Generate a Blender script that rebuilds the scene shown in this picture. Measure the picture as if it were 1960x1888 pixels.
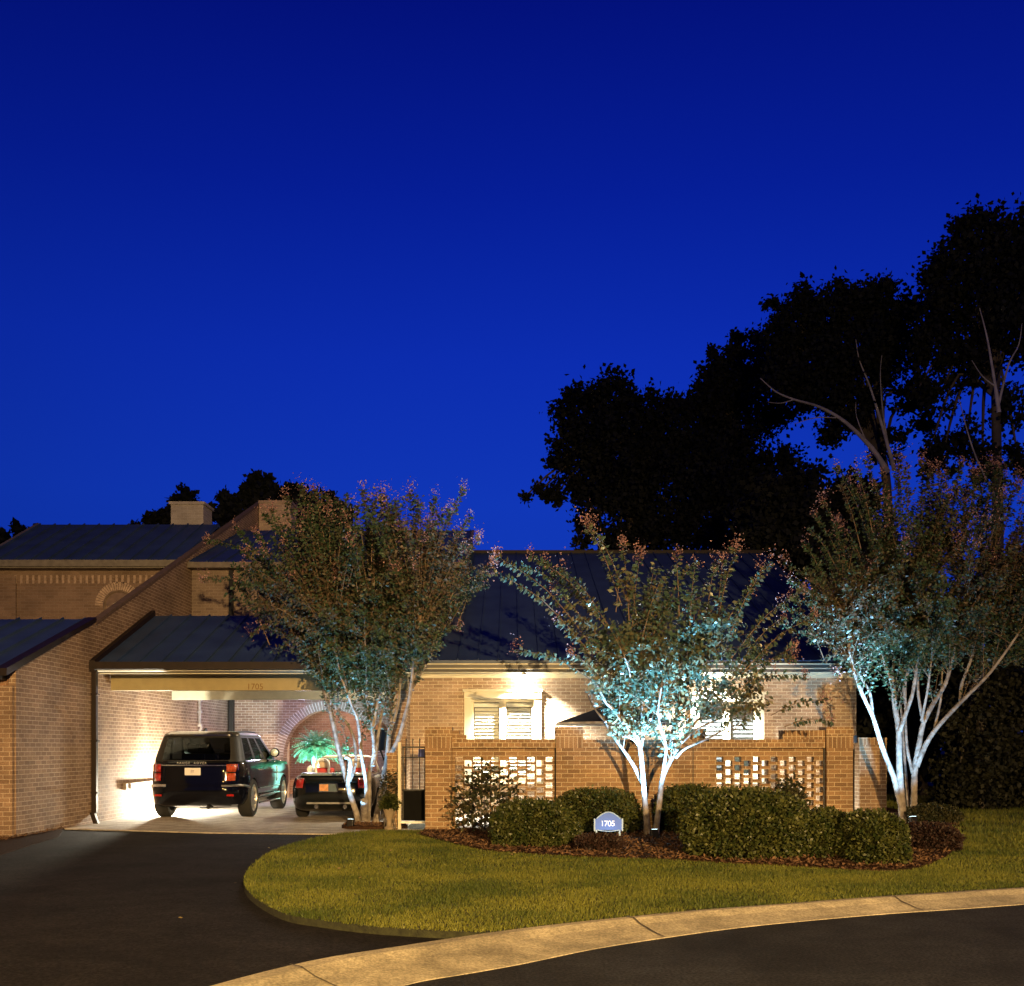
import bpy, bmesh, math, random
import numpy as np
from mathutils import Vector, Matrix
from mathutils.geometry import tessellate_polygon
R = math.radians
random.seed(7); rng = np.random.default_rng(7)
for o in list(bpy.data.objects): bpy.data.objects.remove(o)
S = bpy.context.scene
COL = S.collection
# ------------------------------------------------------------------ camera
F, CX, HZ, EYE = 2040.0, 980.0, 1430.0, 1.5      # focal length and horizon row, for a picture 1960 wide
cd = bpy.data.cameras.new('camera'); cam = bpy.data.objects.new('camera', cd); COL.objects.link(cam)
cam.location = (0, 0, EYE); cam.rotation_euler = (R(90), 0, 0)
cd.sensor_width = 36; cd.lens = 36*F/1960; cd.shift_y = (HZ-944)/1960; cd.clip_end = 2000; cd.clip_start = 0.1
S.camera = cam
S.render.resolution_x = 1024; S.render.resolution_y = 986
S.view_settings.view_transform = 'Standard'; S.view_settings.look = 'None'
S.view_settings.exposure = 0; S.view_settings.gamma = 1
# ------------------------------------------------------------------ dusk sky
w = bpy.data.worlds.new('World'); S.world = w; w.use_nodes = True
nt = w.node_tree; nt.nodes.clear()
def wn(t, **k):
    n = nt.nodes.new(t)
    for a, b in k.items(): setattr(n, a, b)
    return n
wo = wn('ShaderNodeOutputWorld'); bg = wn('ShaderNodeBackground'); tc = wn('ShaderNodeTexCoord')
sky = wn('ShaderNodeTexSky', sky_type='NISHITA'); sky.sun_disc = False
sky.sun_elevation = R(-6); sky.sun_rotation = R(10); sky.air_density = 1.0; sky.ozone_density = 6
sep = wn('ShaderNodeSeparateXYZ'); nt.links.new(tc.outputs['Generated'], sep.inputs[0])
ramp = wn('ShaderNodeValToRGB'); cr = ramp.color_ramp
cr.elements[0].position = 0.0; cr.elements[0].color = (.0048, .035, .41, 1)
cr.elements[1].position = 1.0; cr.elements[1].color = (.0000, .0008, .05, 1)
for p, c in ((.12, (.0052, .039, .44)), (.22, (.0052, .038, .47)), (.34, (.0036, .026, .43)), (.46, (.0018, .0135, .32)), (.57, (.0009, .0066, .22)), (.75, (.0002, .0016, .10))):
    e = cr.elements.new(p); e.color = (*c, 1)
nt.links.new(sep.outputs['Z'], ramp.inputs[0])
# the last glow is strongest over the house and fades to the sides
dot = wn('ShaderNodeVectorMath', operation='DOT_PRODUCT'); nt.links.new(tc.outputs['Generated'], dot.inputs[0]); dot.inputs[1].default_value = (.10, .968, .23)
mr = wn('ShaderNodeMapRange'); mr.inputs[1].default_value = .55; mr.inputs[2].default_value = 1; mr.inputs[3].default_value = .35; mr.inputs[4].default_value = 1.06
nt.links.new(dot.outputs['Value'], mr.inputs[0])
mul = wn('ShaderNodeVectorMath', operation='SCALE'); nt.links.new(ramp.outputs[0], mul.inputs[0]); nt.links.new(mr.outputs[0], mul.inputs['Scale'])
skm = wn('ShaderNodeVectorMath', operation='SCALE'); nt.links.new(sky.outputs[0], skm.inputs[0]); skm.inputs['Scale'].default_value = .002
addn = wn('ShaderNodeVectorMath', operation='ADD'); nt.links.new(mul.outputs[0], addn.inputs[0]); nt.links.new(skm.outputs[0], addn.inputs[1])
nt.links.new(addn.outputs[0], bg.inputs[0]); bg.inputs[1].default_value = .95
nt.links.new(bg.outputs[0], wo.inputs[0])
# ------------------------------------------------------------------ lamps
def light(name, kind, loc, power, col, size=.1, target=None, angle=None, blend=.5):
    d = bpy.data.lights.new(name, kind); d.energy = power; d.color = col
    d.shadow_soft_size = size
    o = bpy.data.objects.new(name, d); COL.objects.link(o); o.location = loc
    if kind == 'SPOT': d.spot_size = R(angle); d.spot_blend = blend
    if target is not None:
        o.rotation_euler = (Vector(target)-Vector(loc)).to_track_quat('-Z', 'Y').to_euler()
    return o
ORANGE = (1.0, .635, .25)
light('street_light', 'SPOT', (6.5, -20, 6.2), 76000, ORANGE, .16, (.3, 8, 0), 48, 1.0)
light('street_light_spill', 'POINT', (6.5, -20, 6.25), 17000, ORANGE, .16)
light('near_street_light', 'SPOT', (-3.0, -1.5, 6.5), 6500, (1.0, .60, .15), .15, (-.6, 9, 0), 80, 1.0)
COLD = (.25, .60, 1.0)
def px(x, y, D): return Vector(((x-CX)*D/F, D, EYE+(HZ-y)*D/F))
def G(x, y, z=0.0):
    D = (EYE-z)*F/(y-HZ); return Vector(((x-CX)*D/F, D, z))
# landscape uplights, one at the foot of each myrtle
light('uplight_left_tree', 'SPOT', (-2.895, 19.18, .26), 260, COLD, .03, (-2.85, 19.6, 2.4), 110, 1.0)
light('uplight_left_crown', 'SPOT', (-2.885, 19.19, .27), 1300, COLD, .03, (-2.75, 19.7, 3.2), 66, 1.0)
light('uplight_centre_tree', 'SPOT', (2.195, 16.52, .27), 230, COLD, .03, (2.05, 17.25, 3.0), 112, 1.0)
light('uplight_centre_crown', 'SPOT', (2.20, 16.53, .28), 7200, COLD, .03, (2.05, 17.2, 2.5), 78, 1.0)
light('uplight_right_tree', 'SPOT', (7.305, 19.45, .28), 1100, COLD, .03, (6.8, 20.2, 2.6), 112, 1.0)
light('uplight_right_crown', 'SPOT', (7.295, 19.46, .29), 8500, COLD, .03, (5.7, 20.2, 3.2), 66, 1.0)
light('sign_fill', 'SPOT', (1.52, 16.3, .14), 6, (.22, .55, 1.0), .02, (1.52, 16.95, .36), 75, .6)  # added spot that brightens the sign in blue, no fixture for it
# floodlights under the eaves
light('eave_flood_west', 'SPOT', (.30, 22.66, 2.97), 3600, (1.0, .95, .82), .05, (.36, 22.75, 0), 124, .7)
light('eave_glow_west', 'POINT', (.30, 22.76, 2.92), 40, (1.0, .95, .82), .05)
light('eave_glow_east', 'POINT', (4.30, 22.76, 2.92), 40, (.94, .98, .96), .05)
light('eave_flood_east', 'SPOT', (4.30, 22.66, 2.97), 3800, (.94, .98, .96), .05, (4.25, 22.75, 0), 124, .7)
# carport: floor light against the party wall, green lit fern, passage light
light('carport_wall_light', 'POINT', (-7.76, 23.9, .36), 1900, (1.0, .90, .70), .08)
light('fern_light', 'SPOT', (-4.62, 26.35, .12), 800, (.30, 1.0, .84), .04, (-4.93, 27.3, 1.35), 84, .8)
light('carport_back_fill', 'POINT', (-5.6, 28.4, 2.4), 230, (.76, .69, 1.0), .1)  # added purple fill to tint the back wall, no lamp there
light('passage_light', 'POINT', (-4.9, 31.6, 2.3), 130, (1.0, .70, .50), .1)
light('carport_front_fill', 'POINT', (-3.3, 23.3, 2.5), 210, (1.0, .90, .70), .1)  # added fill to whiten the roadster's hoops and screen frame, no lamp there

# ================================================================== materials
def M(name, base, rough=.7, metal=0, var=.25, scale=8, emit=None, es=1, bump=0, bscale=60, col2=None, spec=.5, coat=0, speck=0, sscale=90):
    m = bpy.data.materials.new(name); m.use_nodes = True; t = m.node_tree
    b = t.nodes['Principled BSDF']
    b.inputs['Roughness'].default_value = rough; b.inputs['Metallic'].default_value = metal
    b.inputs['Specular IOR Level'].default_value = spec
    if coat: b.inputs['Coat Weight'].default_value = coat; b.inputs['Coat Roughness'].default_value = .03
    c = t.nodes.new('ShaderNodeTexCoord')
    n = t.nodes.new('ShaderNodeTexNoise'); n.inputs['Scale'].default_value = scale; n.inputs['Detail'].default_value = 6
    t.links.new(c.outputs['Object'], n.inputs['Vector'])
    r = t.nodes.new('ShaderNodeValToRGB')
    c2 = col2 if col2 else tuple(min(1, v*(1+var)) for v in base)
    r.color_ramp.elements[0].color = (*[v*(1-var) for v in base], 1); r.color_ramp.elements[1].color = (*c2, 1)
    r.color_ramp.elements[0].position = .3; r.color_ramp.elements[1].position = .7
    t.links.new(n.outputs['Fac'], r.inputs[0]); t.links.new(r.outputs[0], b.inputs['Base Color'])
    if speck:      # fine aggregate and a few worn patches
        k = t.nodes.new('ShaderNodeTexNoise'); k.inputs['Scale'].default_value = sscale; k.inputs['Detail'].default_value = 4; t.links.new(c.outputs['Object'], k.inputs['Vector'])
        k2 = t.nodes.new('ShaderNodeTexNoise'); k2.inputs['Scale'].default_value = 3.1; k2.inputs['Detail'].default_value = 9; k2.inputs['Roughness'].default_value = .7; t.links.new(c.outputs['Object'], k2.inputs['Vector'])
        q = t.nodes.new('ShaderNodeMapRange'); q.inputs[1].default_value = .35; q.inputs[2].default_value = .65; q.inputs[3].default_value = 1-speck; q.inputs[4].default_value = 1+speck; t.links.new(k.outputs['Fac'], q.inputs[0])
        q2 = t.nodes.new('ShaderNodeMapRange'); q2.inputs[1].default_value = .4; q2.inputs[2].default_value = .62; q2.inputs[3].default_value = .75; q2.inputs[4].default_value = 1.2; t.links.new(k2.outputs['Fac'], q2.inputs[0])
        mu = t.nodes.new('ShaderNodeMath'); mu.operation = 'MULTIPLY'; t.links.new(q.outputs[0], mu.inputs[0]); t.links.new(q2.outputs[0], mu.inputs[1])
        sc_ = t.nodes.new('ShaderNodeVectorMath'); sc_.operation = 'SCALE'; t.links.new(r.outputs[0], sc_.inputs[0]); t.links.new(mu.outputs[0], sc_.inputs['Scale']); t.links.new(sc_.outputs[0], b.inputs['Base Color'])
    if bump:
        n2 = t.nodes.new('ShaderNodeTexNoise'); n2.inputs['Scale'].default_value = bscale; n2.inputs['Detail'].default_value = 8
        t.links.new(c.outputs['Object'], n2.inputs['Vector'])
        bp = t.nodes.new('ShaderNodeBump'); bp.inputs['Strength'].default_value = bump; bp.inputs['Distance'].default_value = .02
        t.links.new(n2.outputs['Fac'], bp.inputs['Height']); t.links.new(bp.outputs[0], b.inputs['Normal'])
    if emit: b.inputs['Emission Color'].default_value = (*emit, 1); b.inputs['Emission Strength'].default_value = es
    return m
def brick(name, w=.212, h=.075, c1=(.29, .18, .10), c2=(.165, .10, .056), mort=(.48, .385, .26), off=.5, msize=.0065, wear=.5):
    m = bpy.data.materials.new(name); m.use_nodes = True; t = m.node_tree; L = t.links
    b = t.nodes['Principled BSDF']; b.inputs['Roughness'].default_value = .88; b.inputs['Specular IOR Level'].default_value = .2
    uv = t.nodes.new('ShaderNodeUVMap')
    nz = t.nodes.new('ShaderNodeTexNoise'); nz.inputs['Scale'].default_value = 9; nz.inputs['Detail'].default_value = 3
    L.new(uv.outputs[0], nz.inputs['Vector'])
    sc = t.nodes.new('ShaderNodeVectorMath'); sc.operation = 'MULTIPLY_ADD'; sc.inputs[1].default_value = (.008, .008, 0)
    L.new(nz.outputs['Color'], sc.inputs[0]); L.new(uv.outputs[0], sc.inputs[2])
    br = t.nodes.new('ShaderNodeTexBrick'); br.offset = off
    br.inputs['Scale'].default_value = 1; br.inputs['Brick Width'].default_value = w; br.inputs['Row Height'].default_value = h
    br.inputs['Mortar Size'].default_value = msize; br.inputs['Mortar Smooth'].default_value = .25; br.inputs['Bias'].default_value = -.1
    br.inputs['Color1'].default_value = (*c1, 1); br.inputs['Color2'].default_value = (*c2, 1); br.inputs['Mortar'].default_value = (*mort, 1)
    L.new(sc.outputs[0], br.inputs['Vector'])
    n = t.nodes.new('ShaderNodeTexNoise'); n.inputs['Scale'].default_value = 1.3; n.inputs['Detail'].default_value = 7
    L.new(uv.outputs[0], n.inputs['Vector'])
    n2 = t.nodes.new('ShaderNodeTexNoise'); n2.inputs['Scale'].default_value = 55; n2.inputs['Detail'].default_value = 5
    L.new(uv.outputs[0], n2.inputs['Vector'])
    mr = t.nodes.new('ShaderNodeMapRange'); mr.inputs[1].default_value = .3; mr.inputs[2].default_value = .7; mr.inputs[3].default_value = 1-wear*.5; mr.inputs[4].default_value = 1+wear*.3
    L.new(n.outputs['Fac'], mr.inputs[0])
    mr2 = t.nodes.new('ShaderNodeMapRange'); mr2.inputs[1].default_value = .3; mr2.inputs[2].default_value = .7; mr2.inputs[3].default_value = .7; mr2.inputs[4].default_value = 1.25
    L.new(n2.outputs['Fac'], mr2.inputs[0])
    mm = t.nodes.new('ShaderNodeMath'); mm.operation = 'MULTIPLY'; L.new(mr.outputs[0], mm.inputs[0]); L.new(mr2.outputs[0], mm.inputs[1])
    s2 = t.nodes.new('ShaderNodeVectorMath'); s2.operation = 'SCALE'; L.new(br.outputs['Color'], s2.inputs[0]); L.new(mm.outputs[0], s2.inputs['Scale'])
    L.new(s2.outputs[0], b.inputs['Base Color'])
    bp = t.nodes.new('ShaderNodeBump'); bp.invert = True; bp.inputs['Strength'].default_value = .7; bp.inputs['Distance'].default_value = .012
    ad = t.nodes.new('ShaderNodeMath'); ad.operation = 'MULTIPLY_ADD'; ad.inputs[1].default_value = .35
    L.new(n2.outputs['Fac'], ad.inputs[0]); L.new(br.outputs['Fac'], ad.inputs[2]); L.new(ad.outputs[0], bp.inputs['Height'])
    L.new(bp.outputs[0], b.inputs['Normal'])
    return m
def leafm(name, c1, c2, trans=.3, rough=.45, scale=3.0, pos=(.35, .65), fine=40):
    m = bpy.data.materials.new(name); m.use_nodes = True; t = m.node_tree; L = t.links; t.nodes.clear()
    out = t.nodes.new('ShaderNodeOutputMaterial'); b = t.nodes.new('ShaderNodeBsdfPrincipled'); tr = t.nodes.new('ShaderNodeBsdfTranslucent')
    mx = t.nodes.new('ShaderNodeMixShader'); mx.inputs[0].default_value = trans
    c = t.nodes.new('ShaderNodeTexCoord'); n = t.nodes.new('ShaderNodeTexNoise'); n.inputs['Scale'].default_value = scale; n.inputs['Detail'].default_value = 2
    L.new(c.outputs['Object'], n.inputs['Vector'])
    n2 = t.nodes.new('ShaderNodeTexWhiteNoise'); geo = t.nodes.new('ShaderNodeNewGeometry')
    L.new(geo.outputs['Random Per Island'], n2.inputs['Vector'])
    ad = t.nodes.new('ShaderNodeMath'); ad.operation = 'MULTIPLY_ADD'; ad.inputs[1].default_value = .35
    su = t.nodes.new('ShaderNodeMath'); su.operation = 'SUBTRACT'; su.inputs[1].default_value = .5; L.new(n2.outputs['Value'], su.inputs[0])
    L.new(su.outputs[0], ad.inputs[0]); L.new(n.outputs['Fac'], ad.inputs[2])
    r = t.nodes.new('ShaderNodeValToRGB'); r.color_ramp.elements[0].position = pos[0]; r.color_ramp.elements[1].position = pos[1]
    r.color_ramp.elements[0].color = (*c1, 1); r.color_ramp.elements[1].color = (*c2, 1)
    L.new(ad.outputs[0], r.inputs[0]); L.new(r.outputs[0], b.inputs['Base Color']); L.new(r.outputs[0], tr.inputs['Color'])
    b.inputs['Roughness'].default_value = rough; b.inputs['Specular IOR Level'].default_value = .4
    L.new(b.outputs[0], mx.inputs[1]); L.new(tr.outputs[0], mx.inputs[2]); L.new(mx.outputs[0], out.inputs[0])
    return m
BR = brick('brick_brown'); HBR = brick('brick_floodlit', c1=(.38, .27, .18), c2=(.25, .17, .11), mort=(.58, .50, .37)); BRS = brick('brick_soldier', w=.075, h=.21, off=0)  # HBR is the garden wall brick, lightened: eave floodlight put into its colour
BRH = brick('brick_header', w=.106, h=.075, off=.5)
BRP = brick('brick_party', c1=(.27, .18, .12), c2=(.18, .115, .078), mort=(.46, .36, .27), wear=.6)
BRW = brick('brick_passage', c1=(.36, .20, .14), c2=(.25, .13, .09), mort=(.42, .32, .26))
ROOF = M('roof_metal', (.028, .054, .12), .5, .1, .25, 1.5, bump=.15, bscale=3)
TRIMB = M('brown_trim', (.014, .008, .006), .6, spec=.25)
CREAM = M('cream_paint', (.56, .52, .38), .55, var=.06, scale=5, bump=.05, bscale=30)
BEAM = M('tan_paint', (.26, .21, .10), .6, var=.08, scale=6)
WHITE = M('white_paint', (.78, .77, .72), .45, var=.04)
DARK = M('black_iron', (.012, .012, .013), .45, .6)
CEIL = M('ceiling_board', (.22, .18, .13), .8)
CONC = M('concrete', (.38, .33, .27), .9, var=.18, scale=3, bump=.4, bscale=70, speck=.2, sscale=40)
KERB = M('kerb_concrete', (.38, .335, .25), .9, var=.3, scale=1.1, bump=.5, bscale=90, speck=.3, sscale=50)
ASPH = M('asphalt', (.015, .0135, .015), .9, var=.45, scale=.7, bump=.7, bscale=160, spec=.12, speck=.6, sscale=45)
ASPH2 = M('street_asphalt', (.024, .025, .031), .85, var=.4, scale=.8, bump=.8, bscale=140, spec=.15, speck=.6, sscale=45)
MULCH = M('mulch_soil', (.045, .024, .015), .95, var=.5, scale=30, bump=1, bscale=60, spec=.03)
SOIL = M('lawn_soil', (.022, .024, .009), .95, var=.5, scale=20, bump=1, bscale=80)
CHIP = leafm('bark_chip', (.045, .021, .011), (.19, .105, .055), 0, .9, 5, (.35, .8))
TWIG = M('myrtle_twig', (.13, .085, .05), .8, var=.3, scale=4)
GRASS = leafm('grass_blade', (.052, .078, .010), (.17, .178, .026), .25, .6, .8)
BARK = M('myrtle_bark', (.17, .13, .10), .75, var=.4, scale=9, bump=1, bscale=18, col2=(.34, .30, .26))
BARKD = M('dark_bark', (.10, .085, .07), .85, var=.3, scale=5)
LEAF = leafm('myrtle_leaf', (.065, .115, .085), (.14, .11, .05), .3, .32, 1.2, (.42, .75))
LEAFR = leafm('myrtle_leaf_turning', (.038, .070, .034), (.100, .066, .042), .25, .5, .5, (.44, .70))
BLOOM = leafm('pink_bloom', (.22, .11, .10), (.46, .27, .26), .3, .7, 6)
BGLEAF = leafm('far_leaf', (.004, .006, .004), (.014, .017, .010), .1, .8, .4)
BOX = leafm('boxwood_leaf', (.022, .036, .009), (.095, .10, .026), .2, .45, 6, (.3, .75))
SHRUB = leafm('loose_shrub_leaf', (.02, .026, .010), (.06, .055, .022), .2, .5, 5)
PURP = leafm('purple_shrub_leaf', (.018, .009, .008), (.045, .022, .016), .2, .6, 8)
FERN = leafm('fern_frond', (.14, .36, .24), (.28, .58, .42), .3, .45, 4)
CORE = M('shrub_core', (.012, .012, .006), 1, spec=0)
PAINT = M('black_car_paint', (.003, .0035, .007), .09, 0, .1, spec=.3, coat=.1)
PAINT2 = M('dark_roadster_paint', (.004, .006, .007), .2, 0, .1, spec=.35, coat=.6)
RUB = M('tyre_rubber', (.012, .012, .012), .85)
RIM = M('silver_rim', (.62, .62, .62), .3, .9, .05)
CHR = M('chrome', (.75, .75, .75), .12, 1, .03)
PLAST = M('black_plastic', (.01, .01, .01), .6)
def glassm(name, tint, mixf=.04):
    m = bpy.data.materials.new(name); m.use_nodes = True; t = m.node_tree; L = t.links; t.nodes.clear()
    out = t.nodes.new('ShaderNodeOutputMaterial'); g = t.nodes.new('ShaderNodeBsdfGlossy'); g.inputs['Roughness'].default_value = .03
    tr = t.nodes.new('ShaderNodeBsdfTransparent'); tr.inputs[0].default_value = (*tint, 1)
    mx = t.nodes.new('ShaderNodeMixShader'); lw = t.nodes.new('ShaderNodeLayerWeight'); pw_ = t.nodes.new('ShaderNodeMath'); pw_.operation = 'POWER'; pw_.inputs[1].default_value = 4; L.new(lw.outputs['Facing'], pw_.inputs[0])
    fr = t.nodes.new('ShaderNodeMath'); fr.operation = 'MULTIPLY_ADD'; fr.inputs[1].default_value = .25; fr.inputs[2].default_value = mixf; L.new(pw_.outputs[0], fr.inputs[0]); L.new(fr.outputs[0], mx.inputs[0])
    L.new(tr.outputs[0], mx.inputs[1]); L.new(g.outputs[0], mx.inputs[2]); L.new(mx.outputs[0], out.inputs[0]); return m
GLASS = glassm('tinted_car_glass', (.14, .16, .16)); WGL = glassm('window_glass', (.9, .93, .92))
REDL = M('red_tail_lens', (.32, .014, .01), .15, var=.3, scale=30, coat=1)
ORL = M('amber_tail_lens', (.38, .06, .018), .2, var=.4, scale=30, coat=1)
REDS = M('red_leather', (.45, .03, .03), .5)
TAN = M('pale_leather', (.55, .42, .30), .6)
CLAY = M('stone_planter', (.22, .17, .11), .8)
POT = M('pale_urn', (.6, .62, .6), .4)
COPPER = M('copper_roof', (.55, .26, .13), .5, .3)
SIGNB = M('sign_blue', (.025, .11, .42), .5, var=.1)
SIGNR = M('sign_edge', (.30, .42, .52), .5, var=.05)
BLUEP = M('blue_plaque', (.02, .05, .35), .5)
NUMW = M('number_white', (.85, .88, .9), .4, emit=(.6, .8, 1), es=.5)
NUMB = M('number_bronze', (.16, .09, .03), .5, .5)
FAB = M('umbrella_canvas', (.012, .012, .014), .85)
FABE = M('umbrella_lit_edge', (.7, .68, .66), .8)  # pale edge: light on the canopy's underside put into the colour
BULB = M('lit_bulb', (1, 1, 1), .3, emit=(1, .96, .88), es=30)
LENS = M('lit_lens', (1, 1, 1), .3, emit=(.6, .88, 1), es=10)
PLATE = M('licence_plate', (.72, .70, .70), .4, var=.05)

# ================================================================== mesh helpers
BASE = {}
class MB:
    def __init__(s): s.v = []; s.f = []; s.m = []; s.cm = 0
    def add(s, vs, fs):
        n = len(s.v); s.v += [tuple(v) for v in vs]; s.f += [tuple(n+i for i in f) for f in fs]; s.m += [s.cm]*len(fs); return s
    def box(s, x0, x1, y0, y1, z0, z1):
        v = [(x, y, z) for x in (x0, x1) for y in (y0, y1) for z in (z0, z1)]
        return s.add(v, [(0, 1, 3, 2), (4, 6, 7, 5), (0, 4, 5, 1), (2, 3, 7, 6), (0, 2, 6, 4), (1, 5, 7, 3)])
    def obox(s, c, ax, ay, az):       # oriented box: centre and three half vectors
        c, ax, ay, az = map(Vector, (c, ax, ay, az)); v = [c+ax*i+ay*j+az*k for i in (-1, 1) for j in (-1, 1) for k in (-1, 1)]
        return s.add(v, [(0, 1, 3, 2), (4, 6, 7, 5), (0, 4, 5, 1), (2, 3, 7, 6), (0, 2, 6, 4), (1, 5, 7, 3)])
    def bar(s, a, b, r, n=8, r2=None): return s.tube([a, b], [r, r if r2 is None else r2], n)
    def tube(s, P, Rr, n=8, cap=True):
        P = [Vector(p) for p in P]; base = len(s.v); ref = None; rings = []
        for i, p in enumerate(P):
            t = (P[min(i+1, len(P)-1)]-P[max(i-1, 0)])
            t = t.normalized() if t.length > 1e-9 else Vector((0, 0, 1))
            if ref is None: ref = t.orthogonal().normalized()
            u = (ref-t*ref.dot(t)); u = u.normalized() if u.length > 1e-6 else t.orthogonal().normalized(); ref = u
            v = t.cross(u)
            rings.append([p+(u*math.cos(2*math.pi*k/n)+v*math.sin(2*math.pi*k/n))*Rr[i] for k in range(n)])
        vs = [q for r in rings for q in r]; fs = []
        for i in range(len(P)-1):
            for k in range(n): fs.append((i*n+k, i*n+(k+1) % n, (i+1)*n+(k+1) % n, (i+1)*n+k))
        if cap: fs += [tuple(reversed(range(n))), tuple(range((len(P)-1)*n, len(P)*n))]
        return s.add(vs, fs)
    def lathe(s, prof, c=(0, 0, 0), axis='Z', n=24):
        c = Vector(c); vs = []
        for r, h in prof:
            for k in range(n):
                a = 2*math.pi*k/n; p = (r*math.cos(a), r*math.sin(a), h)
                if axis == 'X': p = (h, r*math.cos(a), r*math.sin(a))
                if axis == 'Y': p = (r*math.cos(a), h, r*math.sin(a))
                vs.append(c+Vector(p))
        fs = [(i*n+k, i*n+(k+1) % n, (i+1)*n+(k+1) % n, (i+1)*n+k) for i in range(len(prof)-1) for k in range(n)]
        return s.add(vs, fs)
    def prism(s, poly, z0, z1):        # polygon (x,y) extruded in z
        n = len(poly); vs = [(p[0], p[1], z0) for p in poly]+[(p[0], p[1], z1) for p in poly]
        tri = tessellate_polygon([[Vector((p[0], p[1], 0)) for p in poly]])
        fs = [tuple(n+i for i in t) for t in tri]+[tuple(reversed(t)) for t in tri]
        fs += [(i, (i+1) % n, n+(i+1) % n, n+i) for i in range(n)]
        return s.add(vs, fs)
    def prismx(s, poly, x0, x1):       # polygon (y,z) extruded in x
        n = len(poly); vs = [(x0, p[0], p[1]) for p in poly]+[(x1, p[0], p[1]) for p in poly]
        tri = tessellate_polygon([[Vector((p[0], p[1], 0)) for p in poly]])
        fs = [tuple(t) for t in tri]+[tuple(n+i for i in t) for t in tri]+[(i, (i+1) % n, n+(i+1) % n, n+i) for i in range(n)]
        return s.add(vs, fs)
    def prismy(s, poly, y0, y1):       # polygon (x,z) extruded in y
        n = len(poly); vs = [(p[0], y0, p[1]) for p in poly]+[(p[0], y1, p[1]) for p in poly]
        tri = tessellate_polygon([[Vector((p[0], p[1], 0)) for p in poly]])
        fs = [tuple(t) for t in tri]+[tuple(n+i for i in t) for t in tri]+[(i, (i+1) % n, n+(i+1) % n, n+i) for i in range(n)]
        return s.add(vs, fs)
    def build(s, name, mat, parent=None, smooth=None, bevel=0, recalc=True):
        me = bpy.data.meshes.new(name)
        off = BASE.get(parent.name, Vector()) if parent else Vector()
        me.from_pydata([Vector(v)-off for v in s.v], [], s.f)
        mats = mat if isinstance(mat, (list, tuple)) else [mat]
        for m in mats: me.materials.append(m)
        if len(mats) > 1: me.polygons.foreach_set('material_index', s.m)
        bm = bmesh.new(); bm.from_mesh(me)
        if recalc: bmesh.ops.recalc_face_normals(bm, faces=bm.faces)
        if bevel:
            bmesh.ops.bevel(bm, geom=[e for e in bm.edges if e.calc_face_angle(0) > .5], offset=bevel, segments=2, affect='EDGES', profile=.6)
        if smooth:
            for f in bm.faces: f.smooth = True
            for e in bm.edges:
                if len(e.link_faces) == 2 and e.calc_face_angle(0) > smooth: e.smooth = False
        uvl = bm.loops.layers.uv.new('UVMap')
        for f in bm.faces:
            n = f.normal; a = max(range(3), key=lambda i: abs(n[i]))
            for l in f.loops:
                c = l.vert.co+off; l[uvl].uv = (c.y, c.z) if a == 0 else (c.x, c.z) if a == 1 else (c.x, c.y)
        bm.to_mesh(me); bm.free()
        o = bpy.data.objects.new(name, me); COL.objects.link(o)
        if parent: o.parent = parent; BASE[o.name] = off
        return o
def fast_mesh(name, V, Fc, mat, parent=None, mi=None):
    """many small faces of equal size, from numpy arrays"""
    me = bpy.data.meshes.new(name); off = BASE.get(parent.name, Vector()) if parent else Vector()
    V = np.asarray(V, np.float32)-np.array(off, np.float32); Fc = np.asarray(Fc, np.int32); k = Fc.shape[1]
    me.vertices.add(len(V)); me.vertices.foreach_set('co', V.ravel())
    me.loops.add(Fc.size); me.loops.foreach_set('vertex_index', Fc.ravel())
    me.polygons.add(len(Fc)); me.polygons.foreach_set('loop_start', np.arange(0, Fc.size, k, dtype=np.int32))
    for m in (mat if isinstance(mat, (list, tuple)) else [mat]): me.materials.append(m)
    if mi is not None: me.polygons.foreach_set('material_index', np.asarray(mi, np.int32))
    me.update(calc_edges=True); me.validate()
    o = bpy.data.objects.new(name, me); COL.objects.link(o)
    if parent: o.parent = parent; BASE[o.name] = off
    return o
def tag(o, label=None, cat=None, group=None, kind=None):
    for k, v in (('label', label), ('category', cat), ('group', group), ('kind', kind)):
        if v: o[k] = v
    return o
def thing(name, loc, label, cat, group=None):
    o = bpy.data.objects.new(name, None); COL.objects.link(o); o.location = loc; o.empty_display_size = .3
    BASE[o.name] = Vector(loc); return tag(o, label, cat, group)
def text(name, body, size, loc, mat, parent, rot=(R(90), 0, 0), ext=.004, align='CENTER', space=1):
    c = bpy.data.curves.new(name, 'FONT'); c.body = body; c.size = size; c.extrude = ext; c.align_x = align; c.align_y = 'CENTER'; c.space_character = space
    c.materials.append(mat); t_ = bpy.data.objects.new(name+'_curve', c); COL.objects.link(t_); bpy.context.view_layer.update()
    me = bpy.data.meshes.new_from_object(t_.evaluated_get(bpy.context.evaluated_depsgraph_get())); bpy.data.objects.remove(t_)
    o = bpy.data.objects.new(name, me); COL.objects.link(o)
    o.parent = parent; o.location = Vector(loc)-BASE.get(parent.name, Vector()); o.rotation_euler = rot; return o
def boolean(o, cutter):
    md = o.modifiers.new('b', 'BOOLEAN'); md.operation = 'DIFFERENCE'; md.object = cutter; md.solver = 'EXACT'
    dg = bpy.context.evaluated_depsgraph_get(); me = bpy.data.meshes.new_from_object(o.evaluated_get(dg))
    o.modifiers.clear(); o.data = me; bpy.data.objects.remove(cutter)
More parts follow.
